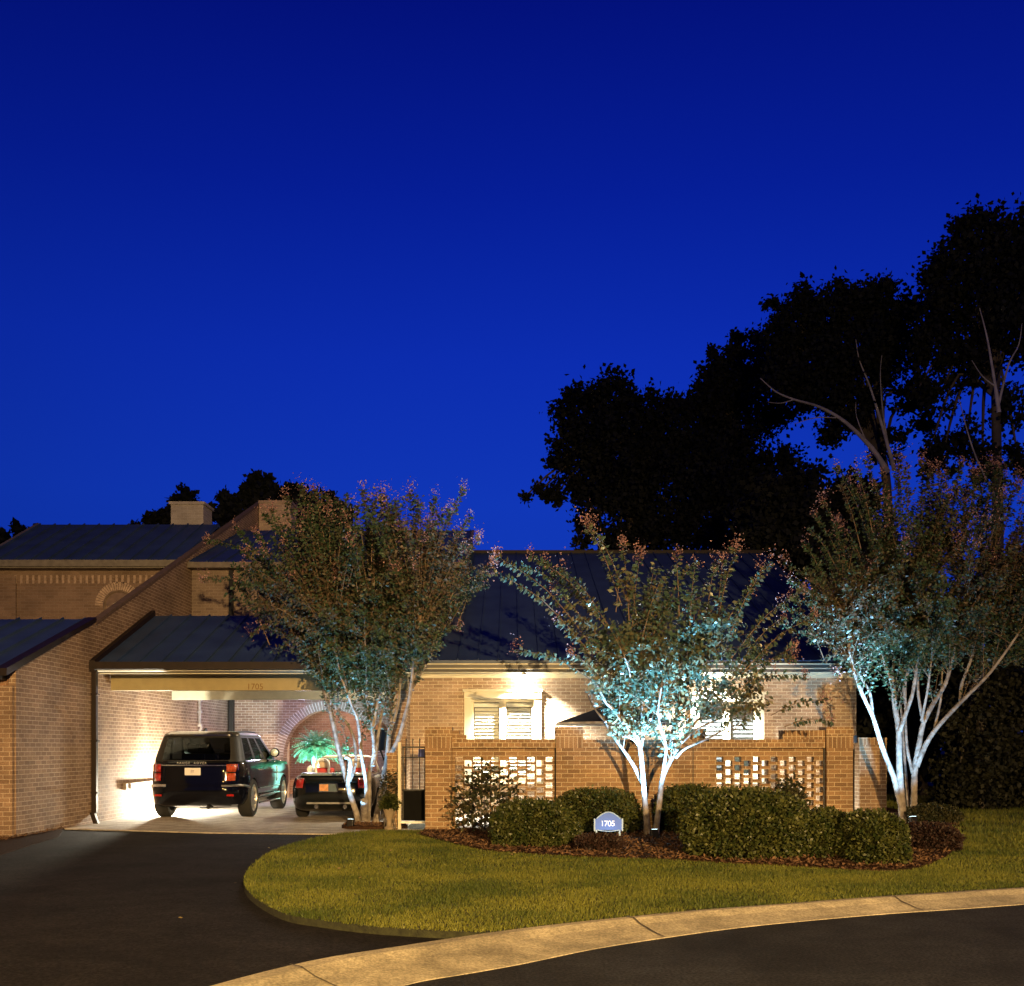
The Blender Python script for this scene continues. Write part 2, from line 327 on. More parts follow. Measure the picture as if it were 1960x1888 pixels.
def spline(P, sub=5):
    P = [Vector(p) for p in P]; out = []
    for i in range(len(P)-1):
        a, b, c, d = P[max(i-1, 0)], P[i], P[i+1], P[min(i+2, len(P)-1)]
        for k in range(sub):
            t = k/sub; out.append(.5*((2*b)+(c-a)*t+(2*a-5*b+4*c-d)*t*t+(3*b-a-3*c+d)*t**3))
    out.append(P[-1]); return out
def frames(n, bias=None):
    """n random unit vectors"""
    v = rng.normal(size=(n, 3)); 
    if bias is not None: v += np.array(bias)
    return v/np.linalg.norm(v, axis=1)[:, None]
def leaves_mesh(P, Dv, L, W, name, mat, parent):
    """a folded diamond leaf at each point P along unit direction Dv"""
    P = np.asarray(P); Dv = np.asarray(Dv); n = len(P)
    L = np.broadcast_to(L, (n,))[:, None]; W = np.broadcast_to(W, (n,))[:, None]
    side = np.cross(Dv, frames(n)); side /= np.linalg.norm(side, axis=1)[:, None]+1e-9
    nor = np.cross(Dv, side)
    a = P; b = P+Dv*L*.5+side*W*.5+nor*W*.12; c = P+Dv*L; d = P+Dv*L*.5-side*W*.5+nor*W*.12
    V = np.stack([a, b, c, d], 1).reshape(-1, 3); i = np.arange(n)*4
    Fc = np.stack([i, i+1, i+2, i+3], 1)
    return fast_mesh(name, V, Fc, mat, parent)
# ================================================================== ground
kind = lambda o, k='structure': tag(o, kind=k)
m = MB(); m.box(-200, 200, -60, 400, -.6, -.02); kind(m.build('ground', SOIL))
def flat(P, z): return [(p[0], p[1]) for p in P]
KI = [G(x, y, .075) for x, y in ((-100, 2120), (150, 1965), (400, 1888), (600, 1838), (760, 1812), (925, 1787), (1050, 1771), (1200, 1755), (1350, 1741), (1500, 1730), (1700, 1715), (1960, 1699), (2300, 1682))]
KO = [G(300, 2120), G(520, 1965), G(770, 1888), G(900, 1864), G(1000, 1846), G(1140, 1817), G(1280, 1795), G(1420, 1776), G(1560, 1762), G(1700, 1750), G(1850, 1740), G(1960, 1732), G(2300, 1708)]
KI += [Vector((20, 14.4, .075)), Vector((45, 19.5, .075))]; KO += [Vector((20, 13.9, 0)), Vector((45, 19, 0))]
KI = spline(KI, 4); KO = spline(KO, 4)
street = [(p.x, p.y) for p in KO]+[(60, KO[-1].y+3), (60, -50), (-60, -50), (-60, KO[0].y-1.5)]
m = MB(); m.prism(street, -.3, 0); kind(m.build('street', ASPH2))
# gutter kerb: rolled section, cut into slabs by joints
kr = MB()
n = len(KI)
segs = []; acc = 0
for i in range(n-1):
    a, b, c, d = KI[i], KI[i+1], KO[i+1], KO[i]
    prof = [(0, .075), (.18, .080), (.38, .045), (.8, .012), (1, .006)]
    vs = []
    for q0, q1 in ((a, d), (b, c)):
        for t, z in prof: vs.append((q0.x+(q1.x-q0.x)*t, q0.y+(q1.y-q0.y)*t, z))
        vs.append((q1.x, q1.y, -.2)); vs.append((q0.x, q0.y, -.2))
    kr.add(vs, [(k, k+1, 7+k+1, 7+k) for k in range(6)]+[(6, 0, 7, 13)])
    acc += (b-a).length
    if acc > 3.0:
        acc = 0
        dn = min((p + (q-p)*f for p, q in zip(KO, KO[1:]) for f in (0, .25, .5, .75)), key=lambda p: (p.xy-a.xy).length + .3*abs(p.x-a.x-.12))
        t = (Vector((dn.x, dn.y, 0))-Vector((a.x, a.y, 0)))
        kr.cm = 1; al = (b-a).normalized()*.008
        for j in range(4):
            t0, z0 = prof[j]; t1, z1 = prof[j+1]
            p0 = Vector((a.x+t.x*t0, a.y+t.y*t0, z0+.010)); p1 = Vector((a.x+t.x*t1, a.y+t.y*t1, z1+.010))
            kr.add([p0-al, p0+al, p1+al, p1-al], [(0, 1, 2, 3)])
        kr.cm = 0
kind(kr.build('kerb', [KERB, M('kerb_joint', (.09, .075, .055), .95)]))
# drive
drv = [(p.x, p.y) for p in KI if p.x < 1.2][:] 
drv = drv+[(1.3, 9.6), (1.3, 19.3), (-8.1, 19.3), (-8.1, 14.5), (-14, 11), (-14, 4)]
m = MB(); m.prism(drv, -.3, .012); kind(m.build('driveway', ASPH))
slab = [G(120, 1589), G(400, 1597), G(560, 1599), G(700, 1600), G(830, 1600)]
m = MB(); m.prism([(p.x, p.y) for p in slab]+[(-.9, 18.5), (-2.0, 19.2), (-2.0, 23), (-2.6, 23), (-2.6, 34), (-8.1, 34), (-8.1, 19.3)], -.3, .03); kind(m.build('carport_floor', CONC))
LZ = .07
lawn_px = [(830, 1590), (700, 1591), (610, 1603), (535, 1624), (487, 1652), (467, 1682), (479, 1712), (540, 1748), (620, 1763), (700, 1773), (800, 1780), (925, 1786)]
lp = spline([G(x, y, LZ) for x, y in lawn_px], 4)
lawn = [(p.x, p.y) for p in lp]+[(p.x, p.y+.02) for p in KI if p.x > lp[-1].x+.05]+[(60, KI[-1].y+3), (60, 80), (7.9, 80), (7.9, 19), (-.9, 18.6), (-1.5, 18.55)]
m = MB(); m.prism(lawn, -.2, LZ); kind(m.build('lawn', SOIL))
bed_px = [(800, 1597), (860, 1612), (930, 1626), (1010, 1633), (1100, 1638), (1200, 1641), (1300, 1645), (1420, 1652), (1520, 1657), (1640, 1664), (1735, 1664), (1790, 1648), (1822, 1630), (1826, 1608)]
bp_ = spline([G(x, y, .09) for x, y in bed_px], 3)
bed = [(p.x, p.y) for p in bp_]+[(8.6, 20.5), (8.9, 30), (7.9, 30), (7.9, 18.46), (-1.5, 18.46)]
m = MB(); m.prism(bed, -.1, .09); kind(m.build('planting_bed', MULCH))
lb = [G(-60, 1665), G(0, 1640), G(60, 1620), G(112, 1604), G(120, 1592)]
m = MB(); m.prism([(p.x, p.y) for p in lb]+[(-8.1, 19.3), (-8.1, 17.4), (-14, 17.4), (-14, 14)], -.1, .03); kind(m.build('side_bed', MULCH))
m = MB(); m.prism([(-2.50+.6*math.cos(a*.3142), 19.4+.45*math.sin(a*.3142)) for a in range(20)], -.1, .085); kind(m.build('tree_bed', MULCH))
m = MB(); m.box(-1.5, 7.9, 18.6, 23.4, -.2, .04); kind(m.build('patio', CONC))
def inside(P, poly):
    x, y = P[:, 0], P[:, 1]; c = np.zeros(len(P), bool); n = len(poly)
    for i in range(n):
        x1, y1 = poly[i]; x2, y2 = poly[(i+1) % n]
        c ^= ((y1 > y) != (y2 > y)) & (x < (x2-x1)*(y-y1)/((y2-y1) or 1e-9)+x1)
    return c
# grass blades
def grass(N, x0, x1, y0, y1, h0, h1, wd):
    P = np.stack([rng.uniform(x0, x1, N), rng.uniform(y0, y1, N)], 1)
    keep = inside(P, lawn) & ~inside(P, bed); P = P[keep]; n = len(P)
    h = rng.uniform(h0, h1, n)*(1+.08*np.sin(P[:, 0]*3.1)*np.sin(P[:, 1]*2.3)); a = rng.uniform(0, 2*np.pi, n)
    s = np.stack([np.cos(a), np.sin(a), np.zeros(n)], 1)*wd
    b = np.concatenate([P, np.full((n, 1), LZ-.005)], 1)
    lean = np.stack([rng.normal(0, .35, n)*h, rng.normal(0, .35, n)*h, h], 1)
    V = np.stack([b-s, b+s, b+lean], 1).reshape(-1, 3); i = np.arange(n)*3
    return V, np.stack([i, i+1, i+2], 1)
parts = [grass(210000, -4.2, 6.0, 8.0, 12.5, .018, .04, .0045), grass(210000, -4.2, 9.5, 12.5, 19, .02, .045, .006), grass(60000, 7, 16, 15, 34, .04, .09, .012)]
V = []; Fa = []; o_ = 0
for v, f in parts: V.append(v); Fa.append(f+o_); o_ += len(v)
g = fast_mesh('grass', np.concatenate(V), np.concatenate(Fa), GRASS); tag(g, 'short lawn grass between driveway and kerb', 'grass', kind='stuff')
# bark chips
N = 42000; P = np.stack([rng.uniform(-2.5, 10, N), rng.uniform(12, 22, N)], 1); P = P[inside(P, bed)]
ring = np.stack([-2.50+.55*np.cos(np.arange(2200))*rng.uniform(0, 1, 2200)**.5, 19.4+.40*np.sin(np.arange(2200))*rng.uniform(0, 1, 2200)**.5], 1)
lbN = np.stack([rng.uniform(-12, -7.9, 6000), rng.uniform(14, 19.3, 6000)], 1); lbN = lbN[inside(lbN, [(p.x, p.y) for p in lb]+[(-8.1, 19.3), (-8.1, 17.4), (-14, 17.4), (-14, 14)])]
P = np.concatenate([P, ring, lbN]); n = len(P)
d = frames(n); d[:, 2] = np.abs(d[:, 2])*.35; d /= np.linalg.norm(d, axis=1)[:, None]
z = np.where(np.arange(n) >= n-len(lbN), .055, .095)
o = leaves_mesh(np.concatenate([P, z[:, None]], 1), d, rng.uniform(.03, .075, n), rng.uniform(.012, .03, n), 'bark_mulch', CHIP, None)
tag(o, 'reddish brown bark mulch under the shrubs', 'mulch', kind='stuff')

# fallen leaves on lawn, drive and kerb
P = np.stack([rng.uniform(-5, 9, 420), rng.uniform(7, 19, 420)], 1); onl = inside(P, lawn); P = np.concatenate([P[onl][:26], P[~onl & (P[:, 1] > 9)][:6]])
zz = np.concatenate([np.full(min(26, onl.sum()), LZ+.035), np.full(len(P)-min(26, onl.sum()), .03)])
d = frames(len(P)); d[:, 2] = np.abs(d[:, 2])*.3; d /= np.linalg.norm(d, axis=1)[:, None]
tag(leaves_mesh(np.concatenate([P, zz[:, None]], 1), d, rng.uniform(.03, .06, len(P)), rng.uniform(.02, .035, len(P)), 'fallen_leaves', leafm('dry_leaf', (.12, .09, .04), (.26, .21, .09), 0, .8, 9), None), 'few dry leaves scattered on the lawn and drive', 'leaves', kind='stuff')
# ================================================================== brick house
XP = -8.1
H = thing('brick_house', (-2.6, 23, 0), 'low brown brick house with dark metal roof and open carport', 'house')
def plane_wall(mb, y, x0, x1, z0, z1, holes, th=.2, rev=.16):
    xs = sorted({x0, x1, *[h[0] for h in holes], *[h[1] for h in holes]}); zs = sorted({z0, z1, *[h[2] for h in holes], *[h[3] for h in holes]})
    for i in range(len(xs)-1):
        for j in range(len(zs)-1):
            cx, cz = (xs[i]+xs[i+1])/2, (zs[j]+zs[j+1])/2
            if any(h[0] < cx < h[1] and h[2] < cz < h[3] for h in holes): continue
            mb.add([(xs[i], y, zs[j]), (xs[i+1], y, zs[j]), (xs[i+1], y, zs[j+1]), (xs[i], y, zs[j+1])], [(0, 1, 2, 3)])
    for a, b, c, d in holes:
        mb.add([(a, y, c), (a, y, d), (b, y, d), (b, y, c), (a, y+rev, c), (a, y+rev, d), (b, y+rev, d), (b, y+rev, c)], [(0, 4, 5, 1), (1, 5, 6, 2), (2, 6, 7, 3), (3, 7, 4, 0)])
W1 = (-.90, .50, .85, 2.56); W2 = (3.98, 5.30, .85, 2.50)
mb = MB(); plane_wall(mb, 23, -2.6, 7.43, 0, 3.08, [W1, W2])
mb.add([(-2.6, 23, 0), (-2.6, 34, 0), (-2.6, 34, 3), (-2.6, 23, 3)], [(0, 1, 2, 3)])
mb.add([(7.43, 23, 0), (7.43, 44, 0), (7.43, 44, 3), (7.43, 33.5, 7.3), (7.43, 23, 3)], [(0, 1, 2, 3, 4)])
mb.build('wall', HBR, H, recalc=False)
# windows
def window(W, n_sash, tilt, shade=None):
    x0, x1, z0, z1 = W
    f = MB(); t = .13
    f.box(x0-t, x1+t, 22.90, 23.0, z1-.02, z1+t); f.box(x0-t-.03, x1+t+.03, 22.87, 23.0, z1+t, z1+t+.05)
    f.box(x0-t, x0+.02, 22.93, 23.0, z0-.1, z1-.02); f.box(x1-.02, x1+t, 22.93, 23.0, z0-.1, z1-.02)
    f.box(x0-t-.04, x1+t+.04, 22.965, 23.0, z0-.15, z0-.1)
    f.box((x0+x1)/2-.03, (x0+x1)/2+.03, 23.035, 23.07, z0, z1); fr = f.build('window', CREAM, H, bevel=.004)
    bx = MB(); bx.box(x0-.05, x1+.05, 23.4, 23.42, z0-.1, z1+.1); bx.box(x0-.05, x0-.03, 23.0, 23.4, z0-.1, z1+.1); bx.box(x1+.03, x1+.05, 23.0, 23.4, z0-.1, z1+.1); bx.build('room_back', CEIL, fr)
    wdt = (x1-x0)/n_sash
    for k in range(n_sash):
        a, b = x0+wdt*k+.01, x0+wdt*(k+1)-.01; s = MB(); q = .065
        s.box(a, b, 23.03, 23.08, z1-q-.03, z1-.02); s.box(a, b, 23.03, 23.08, z0, z0+q); s.box(a, a+q, 23.03, 23.08, z0+q, z1-q-.03); s.box(b-q, b, 23.03, 23.08, z0+q, z1-q-.03)
        s.build('sash', CREAM, fr, bevel=.003)
        p = MB(); p.add([(a+q, 23.06, z0+q), (b-q, 23.06, z0+q), (b-q, 23.06, z1-q-.03), (a+q, 23.06, z1-q-.03)], [(0, 1, 2, 3)]); p.build('pane', WGL, fr)
        if shade is None:
            l = MB(); z = z0+q+.06
            while z < z1-q-.14:
                l.obox(((a+b)/2, 23.13, z), ((b-a)/2-q-.02, 0, 0), (0, .022, .027*tilt), (0, -.003, .003)); z += .074
            l.box(a+q-.03, b-q+.03, 23.11, 23.15, z1-q-.13, z1-q-.05)
            l.build('shutter', WHITE, fr)
            bk = MB(); bk.box(a, b, 23.22, 23.24, z0, z1); bk.build('blind', M('blind_back', (.32, .32, .30), .8), fr)
        else:
            l = MB(); 
            z = z0+.5 if k == 1 else z0+.2
            l.box(a+q-.02, b-q+.02, 23.12, 23.14, z, z1-q); 
            for i in range(14): l.box(a+q-.02, b-q+.02, 23.105, 23.12, z+i*.09, z+i*.09+.03)
            l.build('blind', M('grey_blind', (.13, .14, .15), .7), fr)
            bk = MB(); bk.box(a, b, 23.3, 23.32, z0, z1); bk.build('curtain', M('pale_curtain', (.16, .2, .22), .8), fr)
    return fr
window(W1, 2, 1); window(W2, 2, 1, shade=1)
# eaves
c = MB(); c.box(-2.55, 7.5, 22.62, 22.995, 3.08, 3.10); c.box(-2.55, 7.5, 22.88, 22.99, 3.035, 3.08); c.box(-2.55, 7.5, 22.93, 22.995, 2.985, 3.035)
c.build('cornice', CREAM, H)
gt = MB(); gl = MB()
for z0, z1, y in ((3.145, 3.165, 22.47), (3.235, 3.26, 22.45)): gl.box(-2.5, 7.6, y, y+.02, z0, z1)
gt.box(-2.5, 7.6, 22.48, 22.57, 3.13, 3.25); gt.box(-2.55, 7.52, 22.58, 22.62, 3.09, 3.25); gt.build('gutter', [M('gutter_grey', (.045, .042, .038), .5)], H); gl.build('gutter_lip', CREAM, H)
for x in (.26, 4.30):
    e = MB(); e.lathe([(.001, 3.078), (.06, 3.07), (.065, 3.04), (.05, 3.02)], (x, 22.66, 0)); b = e.build('eave_lamp', WHITE, H, smooth=.6)
    e = MB(); e.lathe([(.001, 2.985), (.03, 2.99), (.045, 3.01), (.045, 3.025)], (x, 22.66, 0)); e.build('bulb', BULB, b, smooth=1)
def seam_roof(name, pts, parent, xl, xr, y0, z0, y1, z1, step=.42, mat=ROOF, th=.06):
    """a mono pitch with standing seams: eave (y0,z0) to top (y1,z1)"""
    r = MB(); r.prismx([(y0, z0), (y1, z1), (y1, z1-th), (y0, z0-th)], xl, xr)
    L = Vector((0, y1-y0, z1-z0)); n = Vector((0, -(z1-z0), y1-y0)).normalized(); k = int((xr-xl)/step); 
    for i in range(k+1):
        x = xl+.04+i*(xr-xl-.08)/k; c = Vector((x, (y0+y1)/2, (z0+z1)/2))+n*.018
        r.obox(c, (.011, 0, 0), L/2, n*.022)
    return r.build(name, mat, parent)
seam_roof('main_roof', None, H, -2.9, 7.9, 22.5, 3.33, 33.5, 7.60)
r = MB(); r.prismx([(22.45, 3.2), (33.5, 7.5), (33.5, 7.66), (22.45, 3.35)], 7.9, 7.96); r.prismx([(22.45, 3.2), (33.5, 7.5), (33.5, 7.66), (22.45, 3.35)], -2.96, -2.9)
r.box(-2.96, 7.96, 33.45, 33.6, 7.54, 7.68); r.build('rake_trim', TRIMB, H)
r = MB(); r.prismx([(33.6, 7.6), (44.4, 3.2), (44.4, 3.1), (33.6, 7.5)], -2.9, 7.9); r.build('rear_roof', ROOF, H)
# party wall with its raking top
rk = lambda y: 2.70+.40*(y-17.8)
pw = MB(); pw.prismx([(17.4, -.1), (34.6, -.1), (34.6, rk(34.6)), (20.72, rk(20.72)), (20.70, 3.93), (17.4, 2.76)], XP-.12, XP)
pw.build('party_wall', BRP, H)
cp = MB(); cp.prismx([(20.72, rk(20.72)), (34.7, rk(34.7)), (34.7, rk(34.7)+.07), (20.72, rk(20.72)+.07)], XP-.13, XP+.02); cp.build('coping', M('coping_brick', (.11, .07, .05), .9), H)
ch = MB(); ch.box(XP+.03, -7.05, 34.0, 34.9, 7.6, 9.28); ch.box(XP+.01, -7.02, 33.97, 34.93, 9.28, 9.36); ch.build('chimney', brick('chimney_brick', c1=(.34, .26, .22), c2=(.27, .2, .17)), H)
# carport roof
seam_roof('carport_roof', None, H, XP, -2.0, 20.5, 3.10, 23.9, 4.44)
r = MB(); r.prismx([(20.42, 2.94), (23.9, 4.3), (23.9, 4.56), (20.42, 3.16)], XP, XP+.10); r.box(XP, -2.0, 20.40, 20.5, 2.99, 3.13); r.build('carport_fascia', TRIMB, H)
r = MB(); r.box(XP, -2.0, 23.9, 26.9, 4.30, 4.44); r.build('flat_roof', ROOF, H)
r = MB(); r.box(XP+.02, -2.1, 20.55, 20.95, 2.97, 2.985); r.box(XP+.02, -2.1, 20.86, 20.9, 2.93, 3.0); r.build('soffit', CREAM, H)
r = MB(); r.box(XP+.01, -2.62, 20.95, 33.4, 2.99, 3.04); r.build('carport_ceiling', CEIL, H)
bm_ = MB(); bm_.box(XP+.02, -2.1, 21.46, 21.62, 2.636, 2.985); fb = bm_.build('front_beam', BEAM, H, bevel=.005)
c_ = px(488, 1315, 21.44); text('house_number', '1705', .17, (c_.x, 21.452, c_.z), NUMB, fb)
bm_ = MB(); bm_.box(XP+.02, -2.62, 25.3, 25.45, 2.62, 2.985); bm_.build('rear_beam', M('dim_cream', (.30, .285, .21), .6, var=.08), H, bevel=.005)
co = MB(); co.box(-2.46, -2.12, 21.42, 21.76, 0, 2.63); co.build('pillar', BR, H)
# side return between pillar and house corner
co = MB(); co.box(-2.4, -2.2, 21.76, 23.0, 0, 2.95); co.build('return_wall', BR, H)
# arched back wall
AX, AZ, AI, AO, AD = -5.19, 1.22, 1.35, 1.61, 30.5
aw = MB(); x0, x1, top = XP, -2.6, 2.99
aw.add([(x0, AD, 0), (AX-AI, AD, 0), (AX-AI, AD, top), (x0, AD, top)], [(0, 1, 2, 3)]); aw.add([(AX+AI, AD, 0), (x1, AD, 0), (x1, AD, top), (AX+AI, AD, top)], [(0, 1, 2, 3)])
n = 28
for i in range(n):
    a, b = math.pi-math.pi*i/n, math.pi-math.pi*(i+1)/n
    p = (AX+AI*math.cos(a), AZ+AI*math.sin(a)); q = (AX+AI*math.cos(b), AZ+AI*math.sin(b))
    aw.add([(p[0], AD, p[1]), (q[0], AD, q[1]), (q[0], AD, top), (p[0], AD, top), (p[0], AD+.45, p[1]), (q[0], AD+.45, q[1])], [(0, 1, 2, 3), (0, 4, 5, 1)])
for s in (-1, 1): aw.add([(AX+s*AI, AD, 0), (AX+s*AI, AD+.45, 0), (AX+s*AI, AD+.45, AZ), (AX+s*AI, AD, AZ)], [(0, 1, 2, 3)])
arch = aw.build('arch_wall', brick('carport_brick', c1=(.26, .17, .125), c2=(.16, .10, .075), mort=(.42, .36, .31)), H, recalc=False)
vr = MB()
mq = MB()
for i in range(56):
    a, b = math.pi*i/56, math.pi*(i+1)/56
    mq.prismy([(AX+r_*math.cos(t), AZ+r_*math.sin(t)) for r_, t in ((AI+.004, a), (AO, a), (AO, b), (AI+.004, b))], AD-.014, AD+.04)
mq.build('arch_mortar', M('arch_mortar', (.46, .42, .40), .95), arch)
def voussoirs(vr, cx, cz, y, ri, ro, a0, a1, k, proud=.02, dep=.05):
    for i in range(k):
        a = a0+(a1-a0)*(i+.12)/k; b = a0+(a1-a0)*(i+.88)/k
        P = [(cx+r_*math.cos(t), cz+r_*math.sin(t)) for r_, t in ((ri, a), (ro, a), (ro, b), (ri, b))]
        vr.prismy(P, y-proud, y+dep)
voussoirs(vr, AX, AZ, AD, AI+.004, AO, 0, math.pi, 56)
for s in (-1, 1):
    for i in range(16):
        z = i*.076; xa, xb = sorted((AX+s*(AI+.004), AX+s*AO)); vr.box(xa, xb, AD-.02, AD+.05, z+.005, z+.071)
vr.build('arch_ring', M('arch_brick', (.20, .15, .125), .85, var=.35, scale=11, bump=.3), arch)
mr_ = MB(); mr_.box(AX-AO, AX+AO, AD-.006, AD-.003, 0, .01); 
pa = MB(); pa.add([(XP, 33.4, 0), (-2.6, 33.4, 0), (-2.6, 33.4, 3), (XP, 33.4, 3)], [(0, 1, 2, 3)]); pa.build('passage_wall', BRW, H)
ja = MB(); ja.box(AX-AI-.09, AX-AI+.06, AD+.46, AD+.54, 0, 2.6); ja.build('passage_post', M('passage_timber', (.4, .3, .2), .7), H)
# pipes
def pipe(name, P, r, mat, n=8, brk=None):
    p = MB(); p.tube(P, [r]*len(P), n)
    for z in (brk or []): p.lathe([(r+.03, z-.03), (r+.03, z+.03)], (P[0][0], P[0][1], 0), n=8)
    return p.build(name, mat, H, smooth=.7)
dp = MB(); dp.box(XP+.005, XP+.10, 20.50, 20.60, .22, 3.0); dp.obox((XP+.09, 20.46, .12), (.045, 0, 0), (0, .05, .0), (.05, -.02, -.12))
for z in (.6, 1.6, 2.5): dp.box(XP, XP+.13, 20.49, 20.61, z, z+.03)
dp.build('downspout', TRIMB, H, bevel=.008)
q = px(378, 1400, 27.45); pipe('conduit', [(XP+.06, 27.45, .1), (XP+.06, 27.45, 1.9), (XP+.10, 27.45, 2.0), (XP+.06, 27.45, 2.1), (XP+.06, 27.45, 2.95)], .035, M('pale_conduit', (.20, .18, .18), .6), brk=(1.75, 2.05, 2.4, 2.7))
dp = MB(); dp.box(XP+.03, XP+.17, 30.32, 30.45, 0, 2.95); dp.build('downspout', DARK, H, bevel=.01)
gr = MB(); gr.box(XP, XP+.07, 22.2, 27.2, .60, .74); 
for y in (22.4, 24, 25.6, 27): gr.box(XP+.07, XP+.09, y, y+.06, .61, .73)
gr.build('bumper_rail', M('weathered_board', (.22, .18, .15), .8), H, bevel=.006)
fx = MB(); fx.lathe([(.001, .40), (.05, .42), (.05, .5)], (XP+.22, 23.9, 0)); fx.box(XP+.18, XP+.26, 23.86, 23.94, .03, .42); bx_ = fx.build('floor_lamp', WHITE, H)
# upper storey
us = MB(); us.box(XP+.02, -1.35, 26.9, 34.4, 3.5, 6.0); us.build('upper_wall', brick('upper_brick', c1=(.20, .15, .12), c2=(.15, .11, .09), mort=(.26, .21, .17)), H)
seam_roof('upper_roof', None, H, XP+.03, -1.2, 26.55, 6.1, 32, 8.0)
r = MB(); r.prismx([(32, 8.0), (36.6, 6.2), (36.6, 6.1), (32, 7.94)], XP+.03, -1.2); r.build('rear_roof', ROOF, H)
r = MB(); r.box(XP+.03, -1.2, 26.5, 26.56, 5.96, 6.1); r.box(XP+.03, -1.2, 26.56, 26.9, 5.97, 5.99); r.prismx([(26.5, 5.95), (32, 7.88), (32, 8.02), (26.5, 6.12)], -1.2, -1.14); r.build('upper_fascia', M('dull_tan_paint', (.12, .10, .08), .6), H)
q = px(443, 1140, 26.85); dp = MB(); dp.box(q.x-.05, q.x+.05, 26.78, 26.88, 4.44, 5.95); dp.build('downspout', DARK, H)
DP = M('dark_pane', (.02, .025, .04), .1)
for x in (-5.6, -3.6): r = MB(); r.box(x, x+.9, 26.86, 26.92, 4.9, 5.9); r.build('upper_window', DP, H)

# ================================================================== neighbour
NB = thing('neighbouring_house', (-12, 17.4, 0), 'neighbouring brick townhouse with arched upper window and chimney', 'house')
m = MB(); m.box(-22, XP-.13, 17.4, 26.9, 0, 2.68); m.build('wall', brick('neighbour_brick', c1=(.28, .15, .09), c2=(.2, .11, .065), mort=(.32, .22, .15)), NB)
m = MB(); m.box(XP-.4, XP-.02, 17.32, 17.4, -.1, 2.5); m.build('corner_pier', BRP, NB)
seam_roof('lower_roof', None, NB, -22, XP-.14, 17.1, 2.72, 20.7, 3.98)
m = MB(); m.box(-22, XP-.14, 17.03, 17.1, 2.58, 2.74); m.box(-22, XP-.14, 17.1, 17.42, 2.58, 2.66); m.build('fascia', TRIMB, NB)
m = MB(); m.prismx([(17.02, 2.64), (20.7, 3.93), (20.7, 4.02), (17.02, 2.76)], XP-.15, XP+.03); m.build('rake_board', TRIMB, NB)
m = MB(); m.box(-22, XP-.14, 20.7, 26.9, 3.7, 3.9); m.build('flat_roof', ROOF, NB)
UBR = brick('neighbour_brick_dimmed', c1=(.20, .135, .10), c2=(.15, .10, .07), mort=(.24, .18, .14))  # darkened brick: weaker street light up here is put into the colour
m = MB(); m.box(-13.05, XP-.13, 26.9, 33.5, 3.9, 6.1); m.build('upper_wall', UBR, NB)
sd = MB()
x = -12.55
while x < XP-.4: sd.box(x, x+.062, 26.87, 26.9, 5.62, 5.83); x += .15
sd.build('dentil_course', M('dentil_brick', (.31, .22, .165), .85, var=.3, scale=13), NB)
m = MB(); m.box(-12.6, -12.5, 26.84, 26.9, 4.2, 5.8); m.build('corner_strip', UBR, NB)
q = px(228, 1160, 26.9)
ar = MB(); voussoirs(ar, q.x, q.z, 26.9, .40, .60, 0, math.pi, 26, .03, .0); aw_ = ar.build('arch_trim', M('neighbour_arch_brick', (.36, .26, .19), .85, var=.3, scale=12), NB)
f = MB(); f.lathe([(.40, 26.87), (.36, 26.85), (.34, 26.88)], (q.x, 0, q.z), 'Y', 40); wf = f.build('arched_window', M('brown_frame', (.17, .12, .08), .6), NB)
f = MB(); f.prismy([(q.x+.36*math.cos(math.pi*i/20), q.z+.36*math.sin(math.pi*i/20)) for i in range(21)], 26.885, 26.895); f.build('pane', M('dull_pane', (.16, .11, .075), .35), wf)
f = MB(); f.obox((q.x+.02, 26.87, q.z+.12), (.16, 0, .09), (0, .006, 0), (-.009, 0, .016)); f.build('glazing_bar', CREAM, wf)
seam_roof('upper_roof', None, NB, -13.3, XP-.14, 26.5, 6.12, 30, 7.76)
m = MB(); m.box(-13.3, XP-.14, 26.42, 26.5, 5.98, 6.14); m.box(-13.25, XP-.14, 26.5, 26.9, 5.95, 6.0); m.prismx([(26.42, 5.9), (30, 7.6), (30, 7.8), (26.42, 6.12)], -13.38, -13.3); m.build('upper_fascia', M('khaki_paint', (.13, .115, .09), .6), NB)
m = MB(); m.prismx([(30, 7.76), (33.8, 6), (33.8, 5.9), (30, 7.7)], -13.3, XP-.14); m.build('rear_roof', ROOF, NB)
m = MB(); m.box(-9.92, -8.98, 31, 31.9, 6.9, 8.55); m.box(-9.97, -8.93, 30.95, 31.95, 8.55, 8.63); m.build('chimney', brick('neighbour_chimney_brick', c1=(.36, .33, .31), c2=(.3, .27, .25), mort=(.45, .42, .4)), NB)

# ================================================================== garden wall (one wall: piers, panels, lattices)
GW = thing('garden_wall', (3, 18.3, 0), 'long brown brick garden wall with square piers and pierced lattice panels', 'wall')
D0 = 18.3
X = lambda x, D=D0: (x-CX)*D/F
Z = lambda y, D=D0: EYE+(HZ-y)*D/F
def pier(x0, x1, top, d0=18.2, d1=18.62):
    p = MB(); p.box(x0, x1, d0, d1, 0, top-.36); a = p.build('pier', BR, GW)
    p = MB(); p.box(x0-.006, x1+.006, d0-.006, d1+.006, top-.36, top-.15); p.build('soldier_course', BRS, a)
    p = MB(); p.box(x0-.006, x1+.006, d0-.006, d1+.006, top-.15, top); p.build('cap', BRH, a)
P1 = (X(815), X(865)); P2 = (X(1064), X(1115)); P3 = (X(1327), X(1353)); P4 = (X(1579), X(1629))
pt = Z(1392)
pier(*P1, pt); pier(*P2, pt); pier(*P4, pt)
p = MB(); p.box(*P3, 18.42, 18.6, 1.0, Z(1394)); p.build('pier_stub', BR, GW)
tp = Z(1415.5)
